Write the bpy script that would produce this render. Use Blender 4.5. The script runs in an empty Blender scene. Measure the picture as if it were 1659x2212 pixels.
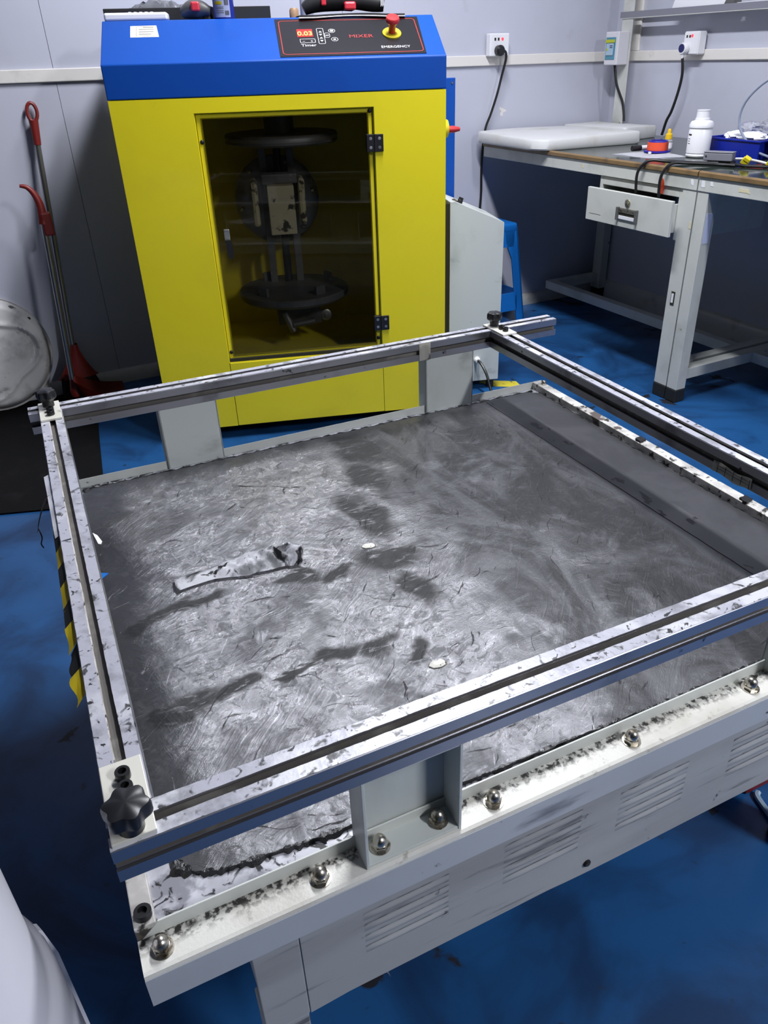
import bpy, bmesh, math, random
from mathutils import Vector, Matrix, noise
C = bpy.context.scene
COL = C.collection
rnd = random.Random(7)
R = math.radians
PI = math.pi

# ------------------------------------------------------------------ camera
F_PX, CX, CY, WPX, HPX = 1645.274, 864.166, 1076.196, 1659, 2212
PITCH, ROLL, YAW = R(30.2035), R(-1.63438), R(27.74413)
cam = bpy.data.cameras.new('camera')
camo = bpy.data.objects.new('camera', cam)
COL.objects.link(camo)
fh = Vector((math.sin(YAW), math.cos(YAW), 0)); rt = Vector((math.cos(YAW), -math.sin(YAW), 0)); up = Vector((0, 0, 1))
fw = math.cos(PITCH)*fh - math.sin(PITCH)*up
dn = -(math.sin(PITCH)*fh + math.cos(PITCH)*up)
r2 = math.cos(ROLL)*rt - math.sin(ROLL)*dn
d2 = math.sin(ROLL)*rt + math.cos(ROLL)*dn
camo.matrix_world = Matrix(((r2.x, -d2.x, -fw.x, 0), (r2.y, -d2.y, -fw.y, 0), (r2.z, -d2.z, -fw.z, 1.2), (0, 0, 0, 1)))
cam.sensor_fit = 'VERTICAL'; cam.sensor_height = 36.0; cam.lens = F_PX/HPX*36.0
cam.shift_x = -(CX-WPX/2)/HPX; cam.shift_y = (CY-HPX/2)/HPX
cam.clip_start = 0.02
C.camera = camo

# ------------------------------------------------------------------ world, lights, exposure
w = bpy.data.worlds.new('world'); C.world = w; w.use_nodes = True
w.node_tree.nodes['Background'].inputs[0].default_value = (0.62, 0.66, 0.80, 1)
w.node_tree.nodes['Background'].inputs[1].default_value = 0.02
C.view_settings.view_transform = 'Standard'; C.view_settings.look = 'None'
C.view_settings.gamma = 1; C.view_settings.use_curve_mapping = False
C.view_settings.exposure = 0.06

def area_light(name, loc, sx, sy, power, col, rz=0):
    l = bpy.data.lights.new(name, 'AREA'); l.shape = 'RECTANGLE'; l.size = sx; l.size_y = sy
    l.energy = power; l.color = col
    o = bpy.data.objects.new(name, l); COL.objects.link(o); o.location = loc; o.rotation_euler = (0, 0, rz)
    return o
LAMP = (1.25, 1.85, 2.74)
area_light('tube_lamp_light', LAMP, 0.16, 1.2, 88, (0.93, 0.95, 1.0))
LAMP2 = (1.80, -1.70, 2.74)
area_light('rear_lamp_light', LAMP2, 0.16, 1.2, 112, (0.93, 0.95, 1.0))

# ------------------------------------------------------------------ materials
def nd(nt, typ, **kw):
    n = nt.nodes.new(typ)
    for k, v in kw.items(): setattr(n, k, v)
    return n
def ramp(nt, src, lo, hi):
    m = nd(nt, 'ShaderNodeMapRange'); m.interpolation_type = 'SMOOTHSTEP'
    m.inputs['From Min'].default_value = lo; m.inputs['From Max'].default_value = hi
    nt.links.new(src, m.inputs['Value']); return m.outputs['Result']
def math_(nt, op, a, b=None):
    m = nd(nt, 'ShaderNodeMath'); m.operation = op
    for i, x in enumerate((a, b)):
        if x is None: continue
        if isinstance(x, (int, float)): m.inputs[i].default_value = x
        else: nt.links.new(x, m.inputs[i])
    return m.outputs[0]
def mixc(nt, fac, a, b):
    m = nd(nt, 'ShaderNodeMix'); m.data_type = 'RGBA'
    if isinstance(fac, float): m.inputs[0].default_value = fac
    else: nt.links.new(fac, m.inputs[0])
    for i, x in ((6, a), (7, b)):
        if isinstance(x, tuple): m.inputs[i].default_value = (*x, 1)
        else: nt.links.new(x, m.inputs[i])
    return m.outputs[2]
def mixf(nt, fac, a, b):
    m = nd(nt, 'ShaderNodeMix'); m.data_type = 'FLOAT'
    nt.links.new(fac, m.inputs[0])
    for i, x in ((2, a), (3, b)):
        if isinstance(x, (int, float)): m.inputs[i].default_value = x
        else: nt.links.new(x, m.inputs[i])
    return m.outputs[0]
def coords(nt, stretch=(1, 1, 1), rot=(0, 0, 0), loc=(0, 0, 0)):
    tc = nd(nt, 'ShaderNodeTexCoord'); mp = nd(nt, 'ShaderNodeMapping')
    mp.inputs['Scale'].default_value = stretch; mp.inputs['Rotation'].default_value = rot; mp.inputs['Location'].default_value = loc
    nt.links.new(tc.outputs['Object'], mp.inputs['Vector']); return mp.outputs['Vector']
def noise_(nt, vec, scale, detail=6, dist=0.0, rough=.55):
    n = nd(nt, 'ShaderNodeTexNoise'); n.inputs['Scale'].default_value = scale; n.inputs['Detail'].default_value = detail
    n.inputs['Distortion'].default_value = dist; n.inputs['Roughness'].default_value = rough
    nt.links.new(vec, n.inputs['Vector']); return n.outputs['Fac']
def mat(name, col, rough=.5, metal=0.0, layers=(), bump=None, coat=0.0, spec=None, emis=None, trans=None, ior=None, alpha=None):
    m = bpy.data.materials.new(name); m.use_nodes = True; nt = m.node_tree
    b = nt.nodes['Principled BSDF']
    col_s = col; ro = rough; me = metal; first = True
    for L in layers:
        lc, scale, lo, hi = L[:4]; o = L[4] if len(L) > 4 else {}
        v = coords(nt, o.get('stretch', (1, 1, 1)), o.get('rot', (0, 0, 0)), o.get('loc', (0, 0, 0)))
        f = ramp(nt, noise_(nt, v, scale, o.get('detail', 6), o.get('dist', 0), o.get('nr', .55)), lo, hi)
        if 'band' in o:
            ax, a0, a1 = o['band']
            sep = nd(nt, 'ShaderNodeSeparateXYZ'); tc = nd(nt, 'ShaderNodeTexCoord')
            nt.links.new(tc.outputs['Object'], sep.inputs[0])
            f = math_(nt, 'MULTIPLY', f, ramp(nt, sep.outputs[ax], a0, a1))
        if 'amt' in o: f = math_(nt, 'MULTIPLY', f, o['amt'])
        col_s = mixc(nt, f, col_s, lc)
        if 'rough' in o: ro = mixf(nt, f, ro, o['rough'])
        if 'metal' in o: me = mixf(nt, f, me, o['metal'])
    def put(sock, x):
        if isinstance(x, (int, float)): b.inputs[sock].default_value = x
        elif isinstance(x, tuple): b.inputs[sock].default_value = (*x, 1)
        else: nt.links.new(x, b.inputs[sock])
    put('Base Color', col_s); put('Roughness', ro); put('Metallic', me)
    if coat: b.inputs['Coat Weight'].default_value = coat; b.inputs['Coat Roughness'].default_value = .08
    if spec is not None: b.inputs['Specular IOR Level'].default_value = spec
    if emis: b.inputs['Emission Color'].default_value = (*emis[0], 1); b.inputs['Emission Strength'].default_value = emis[1]
    if trans is not None: b.inputs['Transmission Weight'].default_value = trans
    if ior: b.inputs['IOR'].default_value = ior
    if alpha is not None: b.inputs['Alpha'].default_value = alpha
    if bump:
        sc, st, stretch = bump
        bp = nd(nt, 'ShaderNodeBump'); bp.inputs['Strength'].default_value = st; bp.inputs['Distance'].default_value = .004
        nt.links.new(noise_(nt, coords(nt, stretch), sc, 4), bp.inputs['Height']); nt.links.new(bp.outputs[0], b.inputs['Normal'])
    return m
def thin_glass(name, tint, rough=.02, ior=1.45):
    m = bpy.data.materials.new(name); m.use_nodes = True; nt = m.node_tree
    nt.nodes.remove(nt.nodes['Principled BSDF']); out = nt.nodes['Material Output']
    t = nd(nt, 'ShaderNodeBsdfTransparent'); t.inputs[0].default_value = (*tint, 1)
    g = nd(nt, 'ShaderNodeBsdfGlossy'); g.inputs['Roughness'].default_value = rough
    fr = nd(nt, 'ShaderNodeFresnel'); fr.inputs[0].default_value = ior
    mx = nd(nt, 'ShaderNodeMixShader'); nt.links.new(fr.outputs[0], mx.inputs[0])
    nt.links.new(t.outputs[0], mx.inputs[1]); nt.links.new(g.outputs[0], mx.inputs[2]); nt.links.new(mx.outputs[0], out.inputs[0])
    return m

M = {}
M['wall'] = mat('wall_panel_paint', (.50, .51, .60), .38, 0, [((.44, .45, .53), 1.6, .45, .75), ((.36, .36, .40), 9, .66, .8, {'amt': .35})])
M['trim'] = mat('cream_trim', (.72, .69, .66), .45, 0, [((.55, .52, .49), 14, .58, .75, {'amt': .6})])
M['ceil'] = mat('ceiling_paint', (.30, .31, .33), .8)
M['base'] = mat('baseboard_paint', (.50, .50, .49), .35, 0, [((.3, .3, .29), 8, .55, .75)])
M['floor'] = mat('blue_epoxy', (.014, .082, .235), .30, 0, [
    ((.016, .096, .275), 2.2, .42, .7, {'dist': .6}), ((.007, .048, .15), 3.1, .52, .72, {'dist': 1.2, 'rough': .38}),
    ((.006, .034, .105), 2.3, .42, .70, {'dist': 1.6, 'detail': 9, 'loc': (3, 2, 0), 'rough': .42}), ((.010, .011, .016), 5.2, .645, .675, {'dist': .8, 'detail': 10, 'rough': .55}), ((.012, .012, .016), 2.6, .70, .73, {'dist': 1.0, 'detail': 10, 'rough': .55, 'loc': (1.7, .4, 0)}),
    ((.02, .03, .05), 26, .68, .74, {'amt': .7, 'detail': 3})], bump=(30, .08, (1, 1, 1)))
M['mat_black'] = mat('black_rubber_mat', (.006, .006, .0065), .7, 0, [((.014, .014, .015), 11, .5, .8)], spec=.1, bump=(180, .25, (1, 1, 1)))
DIRT = (.045, .04, .036)
M['cream'] = mat('cream_steel', (.60, .61, .58), .38, 0, [((.43, .44, .41), 5, .48, .75), (DIRT, 46, .66, .74, {'amt': .8, 'detail': 8}),
    ((.16, .15, .13), 14, .62, .78, {'stretch': (.25, 1, 1.6), 'amt': .7, 'detail': 9})], bump=(60, .05, (1, 1, 1)))
M['creamclean'] = mat('pale_steel', (.54, .57, .55), .4, 0, [((.40, .42, .39), 7, .5, .8, {'stretch': (1, 1, .5)}), ((.16, .16, .14), 9, .58, .78, {'amt': .7, 'detail': 9, 'stretch': (.7, 1, 1.4)}), ((.05, .05, .045), 30, .69, .73, {'detail': 8})])
M['channel'] = mat('cream_channel_dirty', (.66, .65, .60), .42, 0, [((.47, .45, .40), 6, .45, .75), ((.2, .18, .15), 60, .60, .72, {'amt': .6, 'detail': 8}),
    ((.03, .028, .025), 150, .45, .60, {'band': ('Y', -.514, -.496), 'detail': 9}), ((.03, .028, .025), 40, .55, .66, {'band': ('Y', -.506, -.494), 'detail': 9}), ((.03, .028, .025), 30, .68, .72, {'detail': 9})], bump=(240, .12, (1, 1, 1)))
M['lip'] = mat('lip_cream', (.62, .64, .60), .36, 0, [((.47, .48, .45), 8, .45, .75, {'stretch': (.4, 1, 1)}), ((.06, .055, .05), 34, .66, .73, {'detail': 9, 'stretch': (.5, 1, 1)})])
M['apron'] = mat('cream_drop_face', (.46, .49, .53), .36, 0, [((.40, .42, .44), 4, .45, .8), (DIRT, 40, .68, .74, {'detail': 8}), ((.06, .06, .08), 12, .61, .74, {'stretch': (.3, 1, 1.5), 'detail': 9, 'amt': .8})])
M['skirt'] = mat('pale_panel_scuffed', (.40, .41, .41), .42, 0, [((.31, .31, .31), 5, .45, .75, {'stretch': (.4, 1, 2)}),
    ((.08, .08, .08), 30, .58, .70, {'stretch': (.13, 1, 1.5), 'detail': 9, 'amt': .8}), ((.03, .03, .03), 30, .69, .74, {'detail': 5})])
M['railtop'] = mat('rail_top_scuffed', (.44, .44, .50), .36, .1, [((.64, .64, .68), 9, .50, .62, {'detail': 9}), ((.26, .26, .29), 26, .50, .70, {'detail': 9}),
    ((.07, .07, .075), 60, .575, .66, {'detail': 10, 'dist': .6}), ((.03, .03, .033), 34, .62, .66, {'detail': 10, 'dist': 2.4})], bump=(90, .1, (1, 1, 1)))
M['alu'] = mat('rail_aluminium', (.40, .40, .43), .30, .9, [((.22, .22, .24), 12, .5, .75), ((.05, .05, .05), 40, .66, .73, {'detail': 9})])
M['slot'] = mat('rail_slot_dark', (.11, .10, .09), .6, 0, [((.20, .19, .17), 20, .5, .7)])
M['steelwhite'] = mat('clamp_plate_cream', (.72, .70, .62), .35, .1, [((.35, .30, .22), 25, .58, .72), (DIRT, 60, .66, .74)])
M['blackplastic'] = mat('black_plastic', (.012, .012, .014), .35)
M['bolt'] = mat('black_bolt', (.03, .03, .032), .4, .7)
M['chrome'] = mat('nickel_cap', (.56, .52, .45), .27, 1.0, [((.12, .10, .07), 90, .48, .66, {'rough': .5})])
M['traywhite'] = mat('tray_floor_white', (.62, .62, .67), .3, .1, [((.38, .38, .42), 12, .42, .7), ((.25, .25, .28), 30, .50, .62, {'detail': 10}), ((.02, .02, .022), 52, .525, .60, {'detail': 10, 'dist': 1.2})])
M['crust'] = mat('black_paint_crust', (.008, .008, .009), .35, 0, bump=(120, .6, (1, 1, 1)))
M['strip'] = mat('edge_strip_worn', (.62, .60, .56), .4, 0, [((.40, .38, .36), 24, .42, .66), ((.10, .08, .07), 9, .60, .63, {'detail': 8}), (DIRT, 60, .56, .64, {'detail': 9})])
M['yellow'] = mat('yellow_enamel', (.78, .66, .014), .33, 0, [((.70, .59, .016), 3, .45, .8), ((.28, .25, .02), 12, .70, .80, {'amt': .5})], coat=.15)
M['yellow_in'] = mat('yellow_interior', (.85, .74, .02), .6, 0, [((.66, .57, .02), 4, .4, .7)])
M['blue'] = mat('blue_enamel', (.004, .062, .34), .42, 0, [((.004, .052, .29), 4, .45, .8)], coat=.0, spec=.25, bump=(420, .05, (1, 1, 1)))
M['gap'] = mat('dark_gap', (.02, .018, .008), .8)
M['window'] = thin_glass('tinted_acrylic', (.80, .79, .76), ior=1.32)
M['darksteel'] = mat('dark_cast_steel', (.20, .20, .21), .45, .45, [((.11, .11, .115), 9, .45, .7), ((.30, .30, .30), 30, .64, .76)])
M['greysteel'] = mat('grey_steel', (.42, .42, .42), .4, .8, [((.2, .2, .2), 14, .5, .7)])
M['dirtycream'] = mat('stained_cream', (.66, .60, .40), .5, 0, [((.05, .045, .03), 26, .55, .64, {'detail': 9})])
M['panelblack'] = mat('panel_black', (.014, .013, .016), .3)
M['redline'] = mat('red_ink', (.42, .03, .03), .45)
M['redglow'] = mat('led_red', (.6, .01, .01), .4, emis=((1.0, .012, .01), 1.6))
M['digit'] = mat('led_digit', (1, .5, .1), .4, emis=((1.0, .42, .05), 3.2))
M['redlamp'] = mat('neon_red', (.9, .03, .04), .3, emis=((1.0, .05, .07), 1.5))
M['whiteink'] = mat('white_ink', (.62, .62, .64), .5)
M['redplastic'] = mat('red_button_plastic', (.50, .028, .03), .38)
M['reddark'] = mat('red_broom_plastic', (.20, .016, .013), .42)
M['yelplastic'] = mat('yellow_plastic', (.70, .58, .02), .4)
M['sticker'] = mat('cream_sticker', (.78, .74, .60), .5)
M['ink'] = mat('dark_ink', (.06, .06, .06), .6)
M['inkgrey'] = mat('grey_ink', (.22, .22, .22), .6)
M['white'] = mat('white_plastic', (.78, .78, .82), .3)
M['whitedrum'] = mat('white_moulded_shell', (.66, .66, .72), .16, 0, coat=.3)
M['offwhite'] = mat('off_white_foam', (.62, .62, .62), .6, 0, [((.52, .51, .47), 7, .5, .75), ((.30, .30, .28), 30, .70, .78, {'amt': .5})])
M['basin'] = mat('grey_white_plastic', (.70, .69, .69), .62, 0, [((.42, .41, .41), 10, .45, .7), ((.10, .09, .08), 22, .66, .72)])
M['pole'] = mat('pole_steel', (.36, .36, .37), .28, .9)
M['bristle'] = mat('black_bristle', (.012, .011, .012), .7)
M['bench'] = mat('bench_frame_paint', (.56, .57, .54), .38, 0, [((.44, .45, .42), 7, .45, .75), ((.20, .17, .10), 15, .69, .74, {'detail': 8}), ((.05, .05, .05), 34, .73, .77)])
M['benchtop'] = mat('green_bench_mat', (.020, .030, .026), .10, 0, [((.034, .046, .040), 6, .45, .7)], spec=.16)
M['edge'] = mat('brown_edge_strip', (.20, .125, .055), .42, 0, [((.11, .07, .035), 12, .45, .7), ((.03, .02, .012), 40, .68, .74)])
M['rubber'] = mat('black_rubber', (.012, .012, .012), .6)
M['bluestool'] = mat('blue_stool_plastic', (.006, .13, .46), .35)
M['bluebin'] = mat('blue_bin_plastic', (.008, .022, .33), .33)
M['clearbag'] = mat('clear_plastic_bag', (.85, .86, .92), .12, trans=.75, ior=1.3)
M['greybag'] = mat('grey_plastic_film', (.42, .43, .47), .15, trans=.55, ior=1.25)
M['orange'] = mat('orange_tape', (.78, .09, .035), .42)
M['bluetape'] = mat('blue_tape_core', (.01, .012, .30), .4)
M['paper'] = mat('white_paper', (.88, .88, .94), .6)
M['dropglass'] = mat('clear_dropper', (.75, .78, .80), .1, trans=.6, ior=1.4)
M['dropyellow'] = mat('dropper_yellow', (.80, .50, .015), .4)
M['adapter'] = mat('grey_adapter', (.20, .20, .24), .4)
M['cable'] = mat('black_cable', (.010, .010, .011), .4)
M['hose'] = mat('clear_grey_hose', (.36, .42, .55), .2, trans=.35)
M['navy'] = mat('navy_plastic', (.012, .014, .10), .35)
M['breaker'] = mat('breaker_white', (.62, .61, .66), .4)
M['teal'] = mat('teal_cover', (.07, .24, .34), .12)
M['lime'] = mat('lime_label', (.42, .46, .03), .5)
M['skyblue'] = mat('pale_blue_cover', (.34, .46, .58), .2)
M['canblue'] = mat('spray_can_blue', (.02, .03, .22), .3)
M['canwhite'] = mat('spray_label', (.55, .60, .80), .35)
M['toolblack'] = mat('tool_black', (.018, .018, .02), .45)
M['toolred'] = mat('tool_red', (.55, .03, .05), .4)
M['toolgrey'] = mat('tool_grey', (.10, .10, .10), .45)
M['fabric'] = mat('black_cloth', (.012, .012, .013), .85)
M['greytube'] = mat('grey_tube', (.40, .41, .44), .3)
M['wood'] = mat('brown_wood', (.33, .20, .11), .55)
M['hazyel'] = mat('hazard_yellow', (.66, .52, .02), .45, 0, [((.2, .16, .02), 30, .6, .7)])
M['hazblk'] = mat('hazard_black', (.02, .02, .02), .5, 0, [((.30, .24, .03), 40, .62, .68)])
M['floortape'] = mat('yellow_floor_tape', (.62, .52, .04), .5, 0, [((.25, .2, .04), 30, .58, .68)])
M['label'] = mat('crumpled_label', (.66, .65, .58), .55, 0, [((.2, .2, .18), 30, .55, .66)])
M['papersmear'] = mat('smeared_paper', (.86, .86, .90), .5, 0, [((.34, .34, .36), 22, .50, .62), ((.03, .03, .034), 24, .535, .61, {'dist': 1.6, 'detail': 8}), ((.03, .03, .034), 9, .57, .64, {'dist': 1.0, 'detail': 9})])
M['chip'] = mat('cream_chip', (.75, .73, .64), .5, 0, [((.05, .05, .05), 120, .62, .66)])
M['redbox'] = mat('dark_red_block', (.16, .012, .014), .5)
M['lamp'] = mat('lamp_housing', (.8, .8, .8), .5)
M['tube'] = mat('lamp_tube', (.9, .9, .9), .4, emis=((.93, .95, 1.0), 6))
M['seam'] = mat('wall_seam', (.16, .16, .18), .7)

def sheet_material():
    """worn metal sheet smeared with black paint: residue, scratches and the smears that lie on it"""
    m = bpy.data.materials.new('worn_metal_sheet'); m.use_nodes = True; nt = m.node_tree; b = nt.nodes['Principled BSDF']
    tc = nd(nt, 'ShaderNodeTexCoord')
    sep = nd(nt, 'ShaderNodeSeparateXYZ'); nt.links.new(tc.outputs['Object'], sep.inputs[0])
    X, Y = sep.outputs[0], sep.outputs[1]
    # domain warp used by all smears
    wn = nd(nt, 'ShaderNodeTexNoise'); wn.inputs['Scale'].default_value = 14; wn.inputs['Detail'].default_value = 8
    nt.links.new(tc.outputs['Object'], wn.inputs['Vector'])
    ws = nd(nt, 'ShaderNodeSeparateColor'); nt.links.new(wn.outputs['Color'], ws.inputs[0])
    wx = math_(nt, 'ADD', X, math_(nt, 'MULTIPLY', math_(nt, 'SUBTRACT', ws.outputs[0], .5), .09))
    wy = math_(nt, 'ADD', Y, math_(nt, 'MULTIPLY', math_(nt, 'SUBTRACT', ws.outputs[1], .5), .09))
    def blob(cx, cy, rx, ry, a, lo=1.15, hi=.55):
        dx = math_(nt, 'SUBTRACT', wx, cx); dy = math_(nt, 'SUBTRACT', wy, cy); c, s = math.cos(a), math.sin(a)
        u = math_(nt, 'ADD', math_(nt, 'MULTIPLY', dx, c/rx), math_(nt, 'MULTIPLY', dy, s/rx))
        v = math_(nt, 'ADD', math_(nt, 'MULTIPLY', dx, -s/ry), math_(nt, 'MULTIPLY', dy, c/ry))
        r = math_(nt, 'SQRT', math_(nt, 'ADD', math_(nt, 'MULTIPLY', u, u), math_(nt, 'MULTIPLY', v, v)))
        return ramp(nt, math_(nt, 'MULTIPLY', r, -1), -lo, -hi)
    ox, oy = .5, .984
    dark = None
    for (cx, cy, rx, ry, a) in [(.025, .968, .040, .020, .7), (.065, .990, .040, .018, .25), (.115, .988, .050, .013, -.1), (.025, .770, .038, .026, .2), (.065, .787, .045, .024, .1), (.115, .782, .035, .018, -.1),
                                (.44, 1.11, .045, .10, .15), (.425, .965, .065, .045, -.4), (.262, .976, .042, .020, -.1), (.330, .967, .040, .019, .1),
                                (.257, .782, .042, .018, .15), (.313, .768, .036, .023, .3), (.20, .770, .060, .009, .0), (.53, 1.37, .06, .10, .3), (.50, 1.24, .04, .08, .2), (.355, .725, .028, .016, .8), (.42, .87, .03, .05, .2)]:
        f = blob(cx-ox, cy-oy, rx, ry, a)
        dark = f if dark is None else math_(nt, 'MAXIMUM', dark, f)
    st1 = noise_(nt, coords(nt, (1, 3.2, 1), (0, 0, -.4)), 26, 8, 1.2)
    dark = math_(nt, 'MULTIPLY', dark, ramp(nt, st1, .32, .46))
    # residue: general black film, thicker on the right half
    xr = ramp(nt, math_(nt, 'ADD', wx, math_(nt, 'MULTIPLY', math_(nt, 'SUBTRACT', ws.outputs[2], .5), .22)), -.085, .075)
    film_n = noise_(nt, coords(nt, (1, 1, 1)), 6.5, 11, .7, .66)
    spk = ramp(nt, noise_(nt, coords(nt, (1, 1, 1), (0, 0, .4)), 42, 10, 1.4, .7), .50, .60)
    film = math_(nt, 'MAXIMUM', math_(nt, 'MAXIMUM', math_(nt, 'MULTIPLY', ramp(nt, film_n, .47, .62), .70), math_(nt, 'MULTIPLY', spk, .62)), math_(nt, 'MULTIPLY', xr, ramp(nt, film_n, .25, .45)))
    # wipe marks: streaks whose direction wanders from patch to patch
    def streak(rot, scale, asp, warp, det=6, ph=0.0):
        wv = nd(nt, 'ShaderNodeTexNoise'); wv.inputs['Scale'].default_value = 4.5; wv.inputs['Detail'].default_value = 3
        mpv = nd(nt, 'ShaderNodeMapping'); mpv.inputs['Location'].default_value = (ph, ph*2, 0); nt.links.new(tc.outputs['Object'], mpv.inputs['Vector']); nt.links.new(mpv.outputs[0], wv.inputs['Vector'])
        vm = nd(nt, 'ShaderNodeVectorMath'); vm.operation = 'MULTIPLY_ADD'
        nt.links.new(wv.outputs['Color'], vm.inputs[0]); vm.inputs[1].default_value = (warp, warp, 0); nt.links.new(tc.outputs['Object'], vm.inputs[2])
        mp = nd(nt, 'ShaderNodeMapping'); mp.vector_type = 'TEXTURE'; mp.inputs['Rotation'].default_value = (0, 0, rot); mp.inputs['Scale'].default_value = (asp, 1, 1); mp.inputs['Location'].default_value = (ph, 0, 0)
        nt.links.new(vm.outputs[0], mp.inputs['Vector']); return noise_(nt, mp.outputs[0], scale, det, .5, .64)
    p1 = ramp(nt, noise_(nt, coords(nt, loc=(3, 1, 0)), 4.2, 3, 1.0), .40, .62); p2 = ramp(nt, noise_(nt, coords(nt, loc=(7, 5, 0)), 5.0, 3, 1.0), .42, .60)
    sA = streak(.55, 60, 3.6, .16, 10, 1.0); sB = streak(1.25, 75, 4.2, .20, 10, 2.3); sC = streak(-.35, 55, 3.4, .26, 10, 4.1)
    sw = mixf(nt, p1, mixf(nt, p2, sA, sB), sC)
    sw2 = mixf(nt, p2, streak(.75, 330, 22, .07, 5, 5.2), streak(.2, 380, 22, .09, 5, 6.6))
    sw3 = noise_(nt, coords(nt), 34, 12, .9, .72)
    fine = streak(1.0, 260, 40, .05, 3, 11.0)
    scr = math_(nt, 'MAXIMUM', ramp(nt, sw, .50, .70), math_(nt, 'MULTIPLY', ramp(nt, sw2, .52, .70), .8))
    scr = math_(nt, 'MAXIMUM', math_(nt, 'MULTIPLY', scr, ramp(nt, sw3, .40, .60)), math_(nt, 'MULTIPLY', ramp(nt, fine, .66, .72), .9))
    thin = math_(nt, 'MAXIMUM', ramp(nt, streak(.95, 130, 9, .16, 6, 8.4), .635, .67), ramp(nt, streak(-.2, 110, 10, .22, 6, 9.1), .64, .675))
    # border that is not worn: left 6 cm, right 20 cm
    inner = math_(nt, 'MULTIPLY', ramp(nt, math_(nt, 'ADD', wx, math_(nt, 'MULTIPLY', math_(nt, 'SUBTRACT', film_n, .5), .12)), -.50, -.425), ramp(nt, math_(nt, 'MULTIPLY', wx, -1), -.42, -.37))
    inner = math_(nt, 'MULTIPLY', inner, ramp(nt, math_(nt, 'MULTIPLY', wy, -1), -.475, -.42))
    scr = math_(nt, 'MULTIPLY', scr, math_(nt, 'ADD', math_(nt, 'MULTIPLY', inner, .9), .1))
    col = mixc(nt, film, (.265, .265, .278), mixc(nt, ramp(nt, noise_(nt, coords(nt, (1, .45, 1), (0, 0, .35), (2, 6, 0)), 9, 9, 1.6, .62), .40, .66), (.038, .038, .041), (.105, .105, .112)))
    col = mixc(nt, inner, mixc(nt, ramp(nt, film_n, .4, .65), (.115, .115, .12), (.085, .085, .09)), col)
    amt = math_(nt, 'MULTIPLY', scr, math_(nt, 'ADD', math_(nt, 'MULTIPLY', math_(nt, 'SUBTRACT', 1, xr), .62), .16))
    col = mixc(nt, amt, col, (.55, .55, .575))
    col = mixc(nt, math_(nt, 'MULTIPLY', thin, math_(nt, 'MULTIPLY', inner, .85)), col, (.02, .02, .022))
    col = mixc(nt, math_(nt, 'MULTIPLY', dark, .96), col, (.011, .011, .012))
    rough = mixf(nt, film, .27, .46); rough = mixf(nt, scr, rough, .26); rough = mixf(nt, dark, rough, .5)
    rough = mixf(nt, inner, .30, rough)
    metal = mixf(nt, film, .92, .62); metal = mixf(nt, dark, metal, .1)
    nt.links.new(col, b.inputs['Base Color']); nt.links.new(rough, b.inputs['Roughness']); nt.links.new(metal, b.inputs['Metallic'])
    bp = nd(nt, 'ShaderNodeBump'); bp.inputs['Strength'].default_value = .55; bp.inputs['Distance'].default_value = .004
    h = math_(nt, 'ADD', math_(nt, 'MULTIPLY', sw, .7), math_(nt, 'ADD', math_(nt, 'MULTIPLY', sw3, .9), math_(nt, 'ADD', math_(nt, 'MULTIPLY', thin, -.25), math_(nt, 'MULTIPLY', sw2, .45))))
    h = math_(nt, 'MULTIPLY', math_(nt, 'MULTIPLY', h, math_(nt, 'SUBTRACT', 1, math_(nt, 'MULTIPLY', xr, .62))), math_(nt, 'ADD', math_(nt, 'MULTIPLY', inner, .85), .15))
    nt.links.new(h, bp.inputs['Height']); nt.links.new(bp.outputs[0], b.inputs['Normal'])
    return m
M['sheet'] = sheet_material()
M['rubberstrip'] = mat('dark_rubber_strip', (.052, .053, .056), .33, .2, [((.085, .085, .09), 7, .45, .7), ((.008, .008, .009), 34, .60, .63, {'detail': 8, 'stretch': (1, .6, 1)})])

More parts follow.
